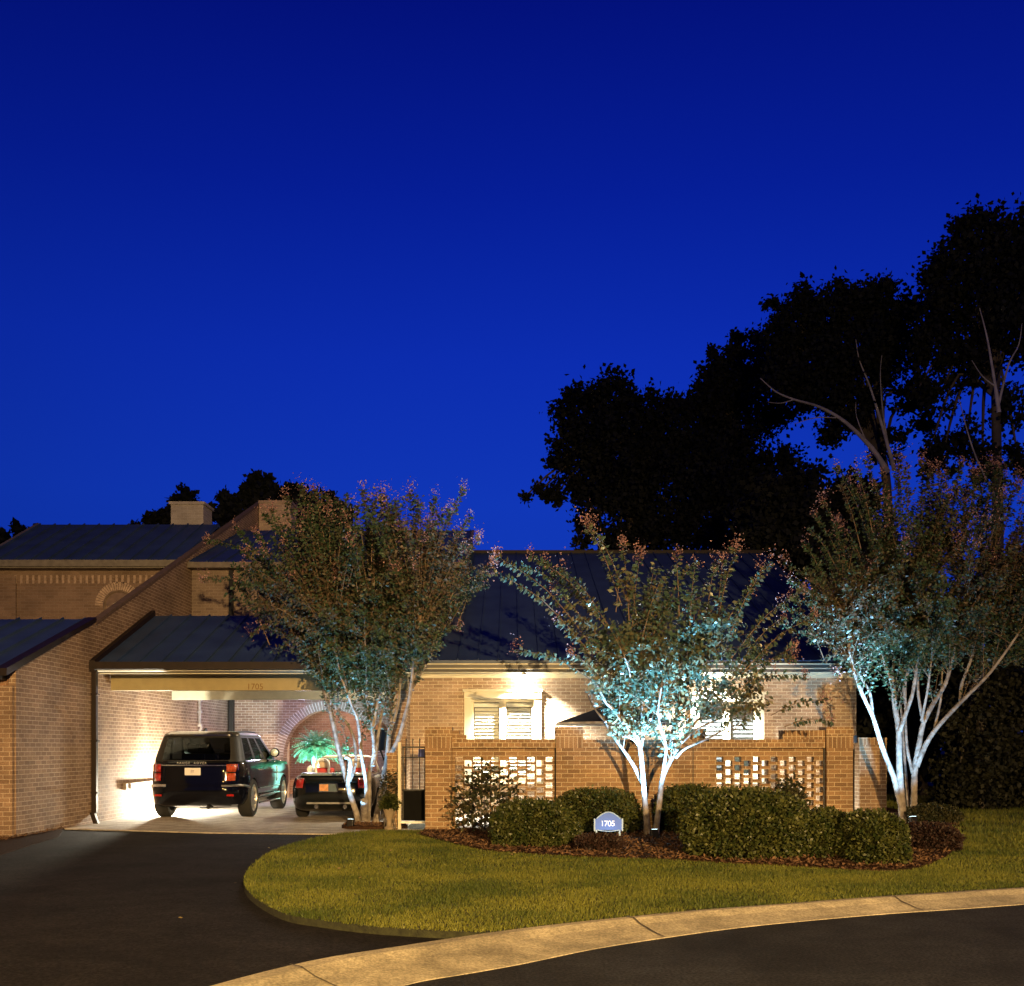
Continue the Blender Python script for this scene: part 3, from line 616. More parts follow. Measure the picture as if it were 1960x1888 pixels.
def capcourse(x0, x1, z, step=None):
    p = MB(); p.box(x0, x1, 18.26, 18.56, z-.15, z-.0); c = p.build('cap_course', BRH, GW)
capcourse(P1[1], P2[0], tp); capcourse(P2[1], P3[0], tp-.006); capcourse(P3[0], P4[0], tp)
# stepped shoulders beside the end piers
s = MB(); s.box(P1[1], P1[1]+.13, 18.27, 18.55, tp, tp+.15); s.box(P1[1]+.13, P1[1]+.24, 18.27, 18.55, tp, tp+.075); s.build('shoulder', BR, GW)
s = MB(); s.box(X(1497), P4[0], 18.262, 18.556, tp, Z(1398)); s.build('shoulder', BRS, GW)
mid = MB(); mid.box(P2[1], P3[0]-.008, 18.32, 18.5, 0, tp-.15); mid.build('solid_panel', BR, GW)
mid = MB(); mid.box(P3[0]+.008, X(1372), 18.32, 18.5, 0, tp-.15); mid.build('solid_panel', BR, GW)
LB = M('lattice_brick', (.29, .18, .10), .88, var=.4, scale=6, bump=.5, bscale=50)
def lattice(x0, x1, first, ncol, w, h, pitch=.1555):
    """pierced brickwork: staggered square openings, every other column half a step lower"""
    top = tp-.15; ch_ = .0755; step = 2*ch_; l = MB(); za = top-ch_*2
    hd = MB(); hd.box(x0, x1, 18.34, 18.5, za, top); hd.build('lattice_header', BR, GW)
    xe = [x0]
    for k in range(ncol): xe += [first+pitch*k-w/2, first+pitch*k+w/2]
    xe.append(x1)
    for a, b in zip(xe[0::2], xe[1::2]): l.box(a, b, 18.342, 18.498, 0, za)
    for k in range(ncol):
        c = first+pitch*k; z = za; zc = za-ch_/2-(ch_ if k % 2 else 0)
        while zc-h/2 > .02:
            j = random.uniform(-.003, .003); l.box(c-w/2, c+w/2, 18.342+j, 18.498, zc+h/2, z); z = zc-h/2; zc -= step
        l.box(c-w/2, c+w/2, 18.342, 18.498, 0, z)
    return l.build('lattice_panel', BR, GW)
lattice(P1[1], P2[0]-.02, X(878), 11, .124, .106); lattice(X(1372), P4[0]-.02, X(1379), 12, .116, .098)
s = MB(); s.box(P2[0]-.02, P2[0], 18.30, 18.5, 0, tp-.15); s.build('joint', DARK, GW)
s = MB(); s.box(P4[0]-.02, P4[0]-.001, 18.30, 18.5, 0, tp-.15); s.build('joint', DARK, GW)
s = MB(); s.box(P3[0]-.008, P3[0]+.008, 18.33, 18.5, 0, tp); s.build('joint', DARK, GW)
# wing wall on the right
Wn = thing('wing_wall', (6.9, 21.5, 0), 'short brick wall right of the last pier, crossed by trunk shadows', 'wall')
w_ = MB(); w_.box(X(1645, 21.4), X(1697, 21.4), 21.4, 21.7, 0, Z(1426, 21.4)); w_.build('wall_body', BR, Wn)
w_ = MB(); w_.box(X(1645, 21.4)-.005, X(1697, 21.4)+.005, 21.39, 21.71, Z(1426, 21.4), Z(1412, 21.4)); w_.build('cap', BRS, Wn)
w_ = MB(); w_.box(X(1627, 22.2), X(1646, 22.2), 22.2, 22.3, 0, 1.45); w_.build('side_gate', M('dark_gate_board', (.05, .035, .02), .8, var=.4, scale=6), Wn)
w_ = MB(); w_.box(X(1630, 21.6), X(1641, 21.6), 21.5, 21.6, Z(1422, 21.6), Z(1408, 21.6)); tag(w_.build('junction_box', PLAST, None, bevel=.01), 'small black box fixed between garden wall pier and wing wall', 'box')
# low pier and iron gate
lpz = thing('low_brick_pier', (-2.1, 19, 0), 'low brick pier left of the iron gate', 'pier')
p = MB(); p.box(X(741, 18.9), X(761, 18.9), 18.9, 19.2, 0, Z(1446, 18.9)); p.build('pier_body', BR, lpz)
p = MB(); p.box(X(741, 18.9)-.01, X(761, 18.9)+.01, 18.89, 19.21, Z(1446, 18.9), Z(1441, 18.9)); p.build('cap', BRS, lpz)
GT = thing('iron_gate', (-1.7, 18.8, 0), 'narrow black iron gate with solid lower panel and spiked bars', 'gate')
gd = 18.75; g0, g1 = X(770, gd), X(815, gd)
g = MB(); g.box(X(762, gd), X(767.5, gd), gd-.03, gd+.06, .05, Z(1421, gd)); g.build('post', CREAM, GT)
g = MB(); g.box(g0-.03, g1, gd-.05, gd+.05, Z(1576, gd), Z(1572.5, gd)); g.build('threshold', WHITE, GT)
g = MB(); g.box(g0, g1, gd, gd+.02, Z(1571, gd), Z(1512, gd)); g.build('lower_panel', M('matt_black_panel', (.004, .004, .004), .9, spec=.1), GT)
g = MB(); g.box(g0, g0+.025, gd-.01, gd+.02, Z(1571, gd), Z(1430, gd)); g.box(g1-.025, g1, gd-.01, gd+.02, Z(1571, gd), Z(1430, gd)); g.box(g0, g1, gd-.01, gd+.02, Z(1432, gd), Z(1429, gd)); g.box(g0-.03, g1, gd-.01, gd+.02, Z(1451, gd), Z(1449, gd)); g.box(g0, g1, gd-.01, gd+.02, Z(1514, gd), Z(1511, gd)); g.build('frame', DARK, GT)
for x in (777, 790, 803):
    g = MB(); g.bar((X(x, gd), gd+.01, Z(1514, gd)), (X(x, gd), gd+.01, Z(1419, gd)), .008, 6); g.tube([(X(x, gd), gd+.01, Z(1419, gd)), (X(x, gd)+.004, gd+.01, Z(1416, gd)), (X(x, gd), gd+.01, Z(1413, gd))], [.008, .014, .001], 6); g.build('bar', DARK, GT)
g = MB(); g.box(X(801, 18.84), X(813, 18.84), 18.82, 18.84, Z(1451, 18.84), Z(1434, 18.84)); tag(g.build('blue_plaque', BLUEP, None, bevel=.004), 'small blue plaque seen through the top of the iron gate', 'plaque')
# coach lantern on the house corner
LN = thing('wall_lantern', (-2.63, 21.4, 1.5), 'black lantern with a copper pyramid roof beside the arch', 'lantern')
lx, ly = X(729, 21.3), 21.28; zt = Z(1384, 21.3); zb = Z(1397, 21.3)
m = MB(); m.add([(lx-.05, ly-.05, zt), (lx+.05, ly-.05, zt), (lx+.05, ly+.05, zt), (lx-.05, ly+.05, zt), (lx-.15, ly-.15, zb), (lx+.15, ly-.15, zb), (lx+.15, ly+.15, zb), (lx-.15, ly+.15, zb)], [(0, 1, 2, 3), (4, 5, 6, 7), (0, 1, 5, 4), (1, 2, 6, 5), (2, 3, 7, 6), (3, 0, 4, 7)]); m.build('roof', COPPER, LN)
m = MB(); m.add([(lx+s*r_, ly+t*r_, z) for z, r_ in ((zb, .13), (zb-.42, .08)) for s, t in ((-1, -1), (1, -1), (1, 1), (-1, 1))], [(0, 1, 2, 3), (4, 5, 6, 7), (0, 1, 5, 4), (1, 2, 6, 5), (2, 3, 7, 6), (3, 0, 4, 7)]); m.build('body', DARK, LN)
m = MB(); m.bar((lx, ly, zb-.42), (lx+.05, ly+.1, zb-.6), .02, 6); m.bar((lx+.05, ly+.1, zb-.6), (-2.45, 21.5, zb-.6), .02, 6); m.build('bracket', DARK, LN)
# ================================================================== crape myrtles
def stem_mesh(mb, pts, D0, r0, r1, dd=0.0, n=8):
    """pixel polyline, base first, D0 at base, drifting by dd at the tip"""
    k = len(pts)-1; W = [px(x, y, D0+dd*(i/k)**1.2) for i, (x, y) in enumerate(pts)]
    return stem_world(mb, W, r0, r1, n)
def stem_world(mb, W, r0, r1, n=8):
    sp = spline(W, 4); L = [0]
    for a, b in zip(sp, sp[1:]): L.append(L[-1]+(b-a).length)
    T = L[-1] or 1
    Rr = [(r0+(r1-r0)*(l/T)**.85)*random.uniform(.93, 1.08) for l in L]
    mb.tube(sp, Rr, n); return sp
def myrtle(name, label, D0, base, stems, blobs, n_wand, tips, leafmat, lsize, dens, bloom_y, seed, wand_len=(.5, 1.5), up=.55, nbloom=60, droop=.25, stubs=()):
    """stems: (pixel points, r0, r1, depth drift). blobs: (x, y, radius px, depth offset) fill the crown. tips: explicit long wands."""
    global rng; rng = np.random.default_rng(seed); random.seed(seed)
    T = thing(name, base, label, 'tree', 'crape myrtles in front of the house')
    tr = MB(); nodes = []
    for pts, r0, r1, dd in stems:
        sp = stem_mesh(tr, pts, D0, r0, r1, dd); nodes += sp[len(sp)//2:]
    for pts, r0, r1, dd in stubs: stem_mesh(tr, pts, D0, r0, r1, dd, 10)
    nodes = np.array([list(p) for p in nodes])
    LP, LD, LS = [], [], []; ends = []
    tw = MB()
    tot = sum(b[2]**2 for b in blobs)
    jobs = []
    for b in blobs:
        k = int(n_wand*b[2]**2/tot)
        for _ in range(k):
            v = rng.normal(size=3); v /= np.linalg.norm(v); v *= rng.uniform(.25, 1)**.5
            s_ = b[2]*D0/F; c = px(b[0], b[1], D0+b[3]); jobs.append((Vector((c.x+v[0]*s_, c.y+v[1]*s_*1.15, c.z+v[2]*s_)), None, 0))
    for t in tips: jobs.append((px(t[0], t[1], D0+t[2]), t[3] if len(t) > 3 else None, 1))
    for tgt, src, ex in jobs:
        dd = nodes-np.array(tgt); dist = np.linalg.norm(dd*np.array([1, .8, 1]), axis=1)
        below = np.where(nodes[:, 2] < tgt.z+.1, 0, 2.0)
        if ex:
            a = px(src[0], src[1], D0+src[2]) if src else Vector(nodes[np.argmin(dist+below)])
        else:
            L = rng.uniform(*wand_len); idx = np.argsort(np.abs(dist-L)+below)[:4]; a = Vector(nodes[rng.choice(idx)])
            dv = tgt-a
            if dv.length > L*1.25: a = tgt-dv.normalized()*L*1.1
        mid = (a+tgt)/2+Vector((0, 0, (tgt-a).length*(.10 if tgt.z > a.z else .14)))
        P = spline([a, mid, tgt], 4)
        tw.tube(P, [max(.0022, .008*(1-i/len(P))) if not ex else max(.003, .012*(1-i/len(P))) for i in range(len(P))], 4, cap=False)
        ends.append((tgt, ex))
        Lw = sum((q-p).length for p, q in zip(P, P[1:])); k = int(Lw*dens*(1.25 if ex else 1))
        pts = np.array([list(p) for p in P]); ts = rng.uniform(.12 if not ex else .18, 1.0, k)*(len(P)-1)
        i0 = np.minimum(ts.astype(int), len(P)-2); fr = (ts-i0)[:, None]; pos = pts[i0]*(1-fr)+pts[i0+1]*fr
        tg = pts[i0+1]-pts[i0]; tg /= np.linalg.norm(tg, axis=1)[:, None]+1e-9
        d = np.cross(tg, frames(k)); d /= np.linalg.norm(d, axis=1)[:, None]+1e-9; d = d+tg*.5; d[:, 2] -= droop; d /= np.linalg.norm(d, axis=1)[:, None]
        spread = .012 if ex else .045
        LP.append(pos+rng.normal(0, spread, (k, 3))); LD.append(d); LS.append(rng.uniform(.65, 1.15, k)*lsize)
    t = tr.build('trunk', BARK, T, smooth=1.2); tw.build('branches', TWIG, T, recalc=False)
    LP, LD, LS = np.concatenate(LP), np.concatenate(LD), np.concatenate(LS)
    leaves_mesh(LP, LD, LS, LS*.55, 'crown', leafmat, T)
    # blossom panicles on the highest ends
    C = [e for e, ex in ends if e.z > EYE+(HZ-bloom_y)*D0/F]; random.shuffle(C)
    C = C[:nbloom]+[e for e, ex in ends if ex and random.random() < .8]
    BP, BD = [], []
    for e in C:
        s_ = random.uniform(.035, .075); k = int(random.uniform(35, 80)); v = rng.normal(0, 1, (k, 3))*np.array([s_, s_, s_*1.5])
        BP.append(np.array(list(e))+v+np.array([0, 0, s_])); BD.append(frames(k))
    if BP: BP = np.concatenate(BP); BD = np.concatenate(BD); leaves_mesh(BP, BD, .032, .026, 'blossoms', BLOOM, T)
    return T
Z7 = lambda P: [(588+.2249*x, 1176+.2249*y) for x, y in P]
Z6 = lambda P: [(1176+.3*x, 1241.3+.3*y) for x, y in P]
Z8 = lambda P: [(1437.3+.41525*x, 849.3+.41525*y) for x, y in P]
# left tree
stemsL = [
 (Z7([(445, 1830), (420, 1700), (375, 1560), (345, 1440), (362, 1330), (360, 1230), (320, 1215)]), .062, .04, -.1),
 (Z7([(345, 1450), (315, 1350), (262, 1150), (205, 880), (155, 700), (135, 560), (60, 380)]), .042, .024, .3),
 (Z7([(330, 1400), (280, 1180), (235, 950), (215, 800), (235, 620), (180, 400)]), .034, .018, .7),
 (Z7([(362, 1420), (400, 1320), (415, 1220), (400, 1060), (340, 930), (265, 830), (265, 640), (275, 560), (230, 350)]), .032, .016, .9),
 (Z7([(503, 1440), (480, 1310), (455, 1120), (430, 900), (380, 780), (330, 640), (285, 520), (240, 300), (220, 150)]), .036, .016, -.5),
 (Z7([(500, 1800), (505, 1600), (500, 1420), (472, 1250), (450, 1150)]), .05, .03, -.15),
 (Z7([(512, 1800), (518, 1690), (525, 1560), (530, 1350), (570, 1180), (555, 980), (520, 850), (480, 740), (420, 610), (390, 400)]), .055, .022, .2),
 (Z7([(558, 960), (580, 850), (600, 740), (620, 640), (600, 480), (575, 330), (590, 100)]), .042, .016, .1),
 (Z7([(515, 830), (505, 660), (508, 460), (490, 200)]), .026, .012, -.4),
 (Z7([(560, 1290), (585, 1180), (600, 1050), (625, 900), (650, 770), (700, 660), (705, 520), (690, 300)]), .034, .014, .7),
 (Z7([(585, 1830), (590, 1740), (620, 1580), (655, 1360), (680, 1230), (700, 1000), (725, 860), (742, 700), (735, 560), (715, 430)]), .066, .022, .3),
 (Z7([(690, 1220), (750, 1120), (795, 1010), (830, 880), (870, 720), (890, 560), (905, 430), (935, 240), (960, 60)]), .046, .018, -.2),
 (Z7([(880, 640), (920, 500), (950, 360), (1000, 200)]), .03, .014, .2),
 (Z7([(890, 640), (960, 520), (1040, 370), (1120, 200)]), .026, .012, .6),
 (Z7([(735, 920), (775, 760), (790, 600), (800, 330), (830, 100)]), .03, .014, .5),
]
stub = [(Z7([(492, 1745), (488, 1660), (487, 1585)]), .075, .068, -.25)]
blobsL = [(560, 1090, 105, 0), (690, 1070, 125, -.3), (650, 1190, 110, .3), (820, 1090, 100, 0), (770, 1190, 90, -.4), (505, 1120, 75, .2), (905, 1110, 45, .1), (610, 1270, 45, 0), (655, 1310, 30, -.2), (740, 1300, 32, .1), (545, 1220, 42, .2), (600, 1000, 62, .3), (710, 985, 55, 0), (790, 1000, 55, -.2), (860, 1030, 45, .2), (590, 960, 30, .2), (780, 955, 20, -.1), (870, 960, 16, .1), (690, 1190, 110, -.8), (700, 1100, 110, .9), (560, 1160, 70, -.7), (820, 1210, 45, .6), (730, 1300, 30, .4)]
tipsL = [(x_, y_, d_, (x_+(700-x_)*.25, y_+120, d_*.7)) for x_, y_, d_ in [(520, 975, .2), (548, 950, -.3), (600, 940, -.4), (640, 965, .5), (662, 945, .1), (715, 955, -.6), (760, 960, .4), (805, 965, -.4), (845, 985, .3), (900, 990, .2), (915, 1030, -.2), (490, 1020, .4), (470, 1055, -.3), (455, 1115, .2), (930, 1085, .5), (745, 985, .8), (680, 970, -.9), (575, 985, .8)]]+[(575, 930, 0), (625, 950, .3), (695, 935, -.2), (785, 940, .1), (832, 950, .3), (888, 935, 0), (735, 945, .5), (860, 975, -.3), (945, 1080, .1), (935, 1120, -.1), (480, 1215, .2, (560, 1190, 0)), (445, 1080, .1), (450, 1010, .3), (505, 985, 0), (395, 1035, .4, (500, 1080, .2)), (390, 1110, .4, (500, 1130, .2)), (880, 1200, 0), (505, 1200, .1)]
TL = myrtle('crape_myrtle', 'dense rounded crape myrtle with many stems in front of the carport', 19.7, (-2.8, 19.7, .05), stemsL, blobsL, 640, tipsL, LEAFR, .082, 78, 1120, 11, nbloom=70, stubs=stub)
# centre tree
stemsC = [
 (Z6([(212, 1200), (205, 1080), (193, 960), (180, 800), (168, 660), (150, 580), (125, 535), (60, 480), (0, 395), (-60, 340), (-110, 240)]), .060, .016, -.3),
 (Z6([(190, 920), (172, 850), (130, 760), (80, 680), (30, 610), (-20, 540), (-55, 470), (-75, 400)]), .038, .018, .4),
 (Z6([(160, 640), (140, 600), (100, 570), (50, 562)]), .02, .008, -.5),
 (Z6([(166, 640), (185, 520), (175, 400), (160, 260), (150, 120), (170, -20)]), .032, .012, .4),
 (Z6([(150, 580), (90, 430), (60, 330), (100, 180), (60, 40)]), .026, .010, -.7),
 (Z6([(265, 1200), (270, 1120), (288, 980), (305, 840), (335, 760), (385, 670), (430, 590), (500, 490), (600, 400), (690, 345)]), .058, .016, .3),
 (Z6([(308, 810), (325, 700), (330, 620), (300, 520), (280, 400), (300, 250)]), .028, .010, -.5),
 (Z6([(345, 640), (370, 520), (410, 380), (430, 220), (480, 80)]), .026, .010, .6),
 (Z6([(390, 700), (450, 640), (540, 600), (620, 565), (700, 520), (780, 515)]), .026, .008, -.2),
 (Z6([(430, 600), (520, 520), (600, 480), (720, 420), (800, 330)]), .024, .009, .7),
 (Z6([(0, 395), (-20, 280), (10, 120), (-60, -20)]), .02, .008, .2),
 (Z6([(-55, 470), (-130, 380), (-170, 300)]), .02, .008, .5),
]
blobsC = [(1165, 1290, 55, -.4), (1195, 1340, 45, .2), (1240, 1270, 65, -.3), (1300, 1240, 60, .2), (1330, 1170, 60, 0), (1260, 1190, 60, .3), (1190, 1220, 50, 0), (1360, 1270, 50, -.2), (1130, 1240, 40, .2), (1220, 1110, 45, 0), (1300, 1110, 50, .2), (1390, 1200, 55, -.2), (1420, 1300, 50, .1), (1280, 1330, 50, -.2), (1240, 1395, 30, -.1), (1460, 1330, 35, 0), (1340, 1320, 40, .3), (1110, 1180, 35, -.2), (1440, 1230, 40, .3), (1300, 1400, 22, -.2), (1210, 1400, 22, -.2), (1270, 1270, 60, .7), (1200, 1290, 55, .7)]
tipsC = [(950, 1064, .3, (1150, 1260, 0)), (945, 1095, -.2, (1130, 1250, 0)), (1015, 1064, .1, (1160, 1200, 0)), (1000, 1085, .5, (1140, 1180, .2)), (1122, 1003, -.1, (1190, 1160, 0)), (1135, 1012, .1, (1200, 1150, 0)), (1192, 1040, 0, (1205, 1200, 0)), (1225, 1062, .3, (1210, 1200, .2)), (985, 1246, .2, (1130, 1300, 0)), (1265, 1110, -.3, (1230, 1220, -.1)), (1385, 1072, .1, (1370, 1220, 0)), (1370, 1075, .4, (1350, 1200, .2)), (1475, 1075, -.1, (1390, 1230, 0)), (1455, 1095, .3, (1400, 1220, 0)), (1540, 1130, .1, (1400, 1260, 0)), (1500, 1180, .4, (1400, 1300, .2)), (1560, 1180, -.2, (1420, 1290, 0)), (1520, 1240, .1, (1420, 1320, .1)), (1540, 1295, 0, (1440, 1310, 0)), (1520, 1260, -.4, (1420, 1290, 0)), (1580, 1341, -.3, (1475, 1370, -.1)), (1590, 1380, -.2, (1500, 1392, 0)), (1065, 1190, .1, (1150, 1290, 0)), (1060, 1125, .4, (1150, 1250, .2)), (1075, 1090, -.4, (1170, 1210, 0)), (1330, 1085, .2, (1320, 1200, 0)), (1295, 1065, -.1, (1300, 1180, 0)), (1040, 1080, .2, (1150, 1190, .1)), (1095, 1250, -.5, (1170, 1330, -.2)), (1480, 1290, -.4, (1400, 1330, -.2)), (1440, 1130, .2, (1370, 1230, .1)), (1410, 1050, .1, (1375, 1180, 0))]
myrtle('crape_myrtle', 'open crape myrtle with V shaped trunk and arching wands beside the number sign', 17.2, (2.19, 17.2, .09), stemsC, blobsC, 300, tipsC, LEAF, .098, 54, 1060, 23, wand_len=(.4, 1.1), nbloom=14, droop=.45)
# right tree
stemsR = [
 (Z8([(705, 1770), (692, 1620), (684, 1480), (682, 1350), (672, 1260), (658, 1180), (655, 1120), (612, 1010), (580, 930)]), .085, .028, .1),
 (Z8([(690, 1660), (672, 1600), (655, 1530), (605, 1400), (562, 1260), (520, 1170), (485, 1080), (455, 970), (450, 880), (420, 760)]), .055, .026, -.4),
 (Z8([(560, 1250), (548, 1150), (505, 1070), (475, 960), (465, 860)]), .032, .014, .1),
 (Z8([(683, 1330), (715, 1240), (745, 1150), (765, 1030), (780, 940), (800, 800)]), .046, .02, -.2),
 (Z8([(668, 1200), (655, 1080), (660, 960), (648, 860), (620, 700)]), .03, .014, .4),
 (Z8([(712, 1200), (708, 1120), (735, 1000), (742, 880), (735, 700)]), .034, .016, .2),
 (Z8([(748, 1780), (752, 1640), (756, 1500), (775, 1390), (795, 1290), (840, 1200), (890, 1120), (915, 1050), (935, 960), (960, 800)]), .075, .024, .2),
 (Z8([(765, 1490), (800, 1400), (850, 1320), (930, 1230), (1010, 1150), (1090, 1070), (1160, 980), (1230, 880)]), .055, .022, -.3),
 (Z8([(795, 1285), (775, 1180), (770, 1080), (790, 980), (800, 860)]), .034, .014, .3),
 (Z8([(785, 1280), (812, 1150), (830, 1010), (840, 880)]), .03, .013, -.3),
 (Z8([(845, 1320), (875, 1180), (880, 1080), (890, 960)]), .03, .013, .4),
 (Z8([(965, 1195), (972, 1110), (1010, 1010), (1040, 920), (1080, 800)]), .036, .015, .3),
 (Z8([(990, 1170), (1060, 1080), (1130, 950), (1180, 840)]), .03, .014, .5),
 (Z8([(745, 1520), (720, 1400), (712, 1240), (715, 1050), (725, 900)]), .032, .016, .9),
 (Z8([(735, 1760), (720, 1600), (705, 1400), (690, 1200)]), .035, .02, 1.0),
]
blobsR = [(1600, 1150, 85, 0), (1720, 1130, 120, -.2), (1840, 1110, 120, .2), (1640, 1060, 80, .2), (1560, 1180, 55, -.3), (1760, 1010, 95, 0), (1880, 1010, 85, -.2), (1680, 960, 55, .3), (1820, 940, 55, 0), (1900, 930, 50, .3), (1930, 1140, 90, 0), (1540, 1120, 38, 0), (1650, 1210, 50, .1), (1760, 1210, 60, -.2), (1850, 1200, 60, .2), (1950, 1230, 60, .3), (1530, 1210, 30, -.2), (1590, 1240, 28, -.3), (1700, 1130, 100, 1.0), (1830, 1080, 100, 1.0), (1970, 1060, 80, .5), (2040, 1130, 80, .3), (1740, 1160, 90, -1.0)]
tipsR = [(x_, y_, d_, (x_+(1760-x_)*.25, y_+120, d_*.7)) for x_, y_, d_ in [(1575, 960, .2), (1640, 900, -.3), (1690, 905, .5), (1765, 880, .1), (1800, 905, -.5), (1840, 885, .4), (1875, 905, -.3), (1925, 915, .3), (1950, 930, -.2), (1540, 1040, .3), (1515, 1140, .2), (1610, 930, -.6), (1715, 900, .8)]]+[(1600, 895, .2, (1680, 1080, 0)), (1625, 925, .4, (1700, 1080, .2)), (1720, 870, 0, (1730, 1050, 0)), (1735, 890, .3, (1740, 1050, .2)), (1815, 895, .1, (1790, 1050, 0)), (1895, 885, .2, (1860, 1050, .1)), (1910, 900, -.2, (1870, 1050, 0)), (1560, 985, 0, (1630, 1130, 0)), (1548, 1010, -.3, (1620, 1130, 0)), (1500, 1075, .1, (1600, 1180, 0)), (1510, 1110, -.3, (1600, 1200, -.2)), (1495, 1160, .2, (1590, 1220, 0)), (1660, 880, .2, (1690, 1040, .1)), (1780, 900, -.3, (1780, 1040, -.1)), (1860, 900, .4, (1840, 1040, .2)), (1600, 1290, -.3, (1640, 1230, -.2))]
myrtle('crape_myrtle', 'broad reddish crape myrtle with pale floodlit forked trunks at the right', 20.4, (7.5, 20.4, .09), stemsR, blobsR, 780, tipsR, LEAFR, .082, 80, 1090, 37, nbloom=80)

# ================================================================== shrubs
def shrub(name, label, cat, x0, x1, ytop, ybase, D, dep, mat, ls, dens, seed, group=None, core=.84, boxy=2.6, loose=.03):
    global rng; rng = np.random.default_rng(seed)
    if ybase > 1602: D = (EYE-.07)*F/(ybase-HZ)+.62*dep
    cx = ((x0+x1)/2-CX)*D/F; hw = (x1-x0)/2*D/F; zt = EYE+(HZ-ytop)*D/F; zb = .07; hz = (zt-zb)
    T = thing(name, (cx, D, zb), label, cat, group)
    area = 2*math.pi*((hw*dep)**.8+(hw*hz)**.8+(dep*hz)**.8)/2.2; n = int(area*dens)
    v = frames(n*2); v = v[v[:, 2] > -.5][:n]; n = len(v)
    s = (np.abs(v)**boxy).sum(1)**(-1/boxy); p = v*s[:, None]
    th = np.arctan2(p[:, 1], p[:, 0])
    bump = 1+.05*np.sin(th*5+seed)+.04*np.sin(p[:, 2]*7+th*3+seed)+.03*np.sin(th*11)
    r = bump*rng.uniform(1-.15-loose, 1.02+loose*.4, n)
    P = np.stack([cx+p[:, 0]*hw*r, D+p[:, 1]*dep*r, zb+hz*(p[:, 2]*r+.6)/1.6], 1); P[:, 2] = np.maximum(P[:, 2], zb+.01)
    d = p*.6+rng.normal(0, .6, (n, 3)); d /= np.linalg.norm(d, axis=1)[:, None]
    sz = rng.uniform(.6, 1.45, n)*ls
    leaves_mesh(P, d, sz, sz*.62, 'foliage', mat, T)
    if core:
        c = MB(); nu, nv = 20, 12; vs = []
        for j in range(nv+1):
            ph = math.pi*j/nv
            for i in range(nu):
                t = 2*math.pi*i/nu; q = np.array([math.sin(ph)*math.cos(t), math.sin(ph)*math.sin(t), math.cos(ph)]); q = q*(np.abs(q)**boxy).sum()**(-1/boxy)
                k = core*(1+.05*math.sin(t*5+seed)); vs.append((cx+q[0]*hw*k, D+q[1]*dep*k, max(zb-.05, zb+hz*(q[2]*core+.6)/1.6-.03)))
        c.add(vs, [(j*nu+i, j*nu+(i+1) % nu, (j+1)*nu+(i+1) % nu, (j+1)*nu+i) for j in range(nv) for i in range(nu)]); c.build('dark_core', CORE, T)  # solid dark core added inside the shrub to block light
    else:
        st = MB()
        for i in range(26):
            k = rng.integers(n); e = Vector(P[k]); b = Vector((cx+rng.normal(0, .05), D+rng.normal(0, .05), zb-.02)); st.tube(spline([b, (b+e)/2+Vector((0, 0, .08)), e], 3), [.009-.001*q for q in range(7)], 4, cap=False)
        st.build('stems', BARKD, T)
    return T
HG = 'clipped rounded shrubs along the garden wall'
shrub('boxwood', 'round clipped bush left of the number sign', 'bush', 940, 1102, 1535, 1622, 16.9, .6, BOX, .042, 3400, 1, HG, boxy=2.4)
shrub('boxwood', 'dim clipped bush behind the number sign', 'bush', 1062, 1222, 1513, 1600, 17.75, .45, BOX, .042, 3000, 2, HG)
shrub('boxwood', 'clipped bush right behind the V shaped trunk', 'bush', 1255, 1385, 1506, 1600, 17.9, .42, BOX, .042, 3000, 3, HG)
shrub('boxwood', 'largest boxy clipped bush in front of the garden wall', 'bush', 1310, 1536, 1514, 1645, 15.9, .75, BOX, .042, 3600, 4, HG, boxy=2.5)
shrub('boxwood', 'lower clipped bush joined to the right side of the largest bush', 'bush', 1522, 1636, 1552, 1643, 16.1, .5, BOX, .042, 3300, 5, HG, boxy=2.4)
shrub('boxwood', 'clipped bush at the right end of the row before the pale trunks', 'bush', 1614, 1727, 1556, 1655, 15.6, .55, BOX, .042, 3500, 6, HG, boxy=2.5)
shrub('purple_shrub', 'low dark purple plant in front of the number sign', 'plant', 1098, 1192, 1598, 1630, 16.1, .4, PURP, .035, 3400, 7, boxy=2)
shrub('purple_shrub', 'low dark bush under the floodlit trunks on the right', 'plant', 1727, 1828, 1578, 1628, 16.6, .55, PURP, .04, 3200, 8)
shrub('low_shrub', 'small dim bush behind the dark bush at the right trunks', 'plant', 1740, 1830, 1542, 1585, 20.2, .5, SHRUB, .05, 2400, 9)
shrub('nandina', 'loose dark shrub covering the left lattice panel', 'shrub', 868, 1000, 1470, 1600, 17.75, .38, SHRUB, .075, 300, 10, core=0, boxy=1.8, loose=.35)
shrub('nandina', 'small dark sapling against the left part of the right lattice', 'shrub', 1482, 1545, 1495, 1590, 17.9, .25, SHRUB, .06, 1100, 12, core=0, boxy=1.8, loose=.4)
shrub('gate_shrub', 'small leafy plant in front of the low brick pier', 'plant', 728, 762, 1482, 1530, 18.85, .15, SHRUB, .06, 420, 13, core=0, boxy=2, loose=.3)
pl = thing('stone_planter', (-2.15, 18.5, .07), 'tan stone pedestal planter between the left tree and the low pier', 'planter')
c = G(745, 1592); m = MB(); cxp = X(745, 18.75)
m.lathe([(.001, .03), (.09, .03), (.09, .08), (.05, .12), (.045, .2), (.085, .3), (.11, .40), (.115, .43), (.09, .43), (.07, .4), (.001, .38)], (cxp, 18.75, 0)); m.build('urn', CLAY, pl, smooth=.7)
for ch in list([o_ for o_ in COL.objects if o_.name.startswith('gate_shrub')][0].children):
    if ch.name.startswith('foliage'):
        for v_ in ch.data.vertices: v_.co.z = .50+v_.co.z*.52
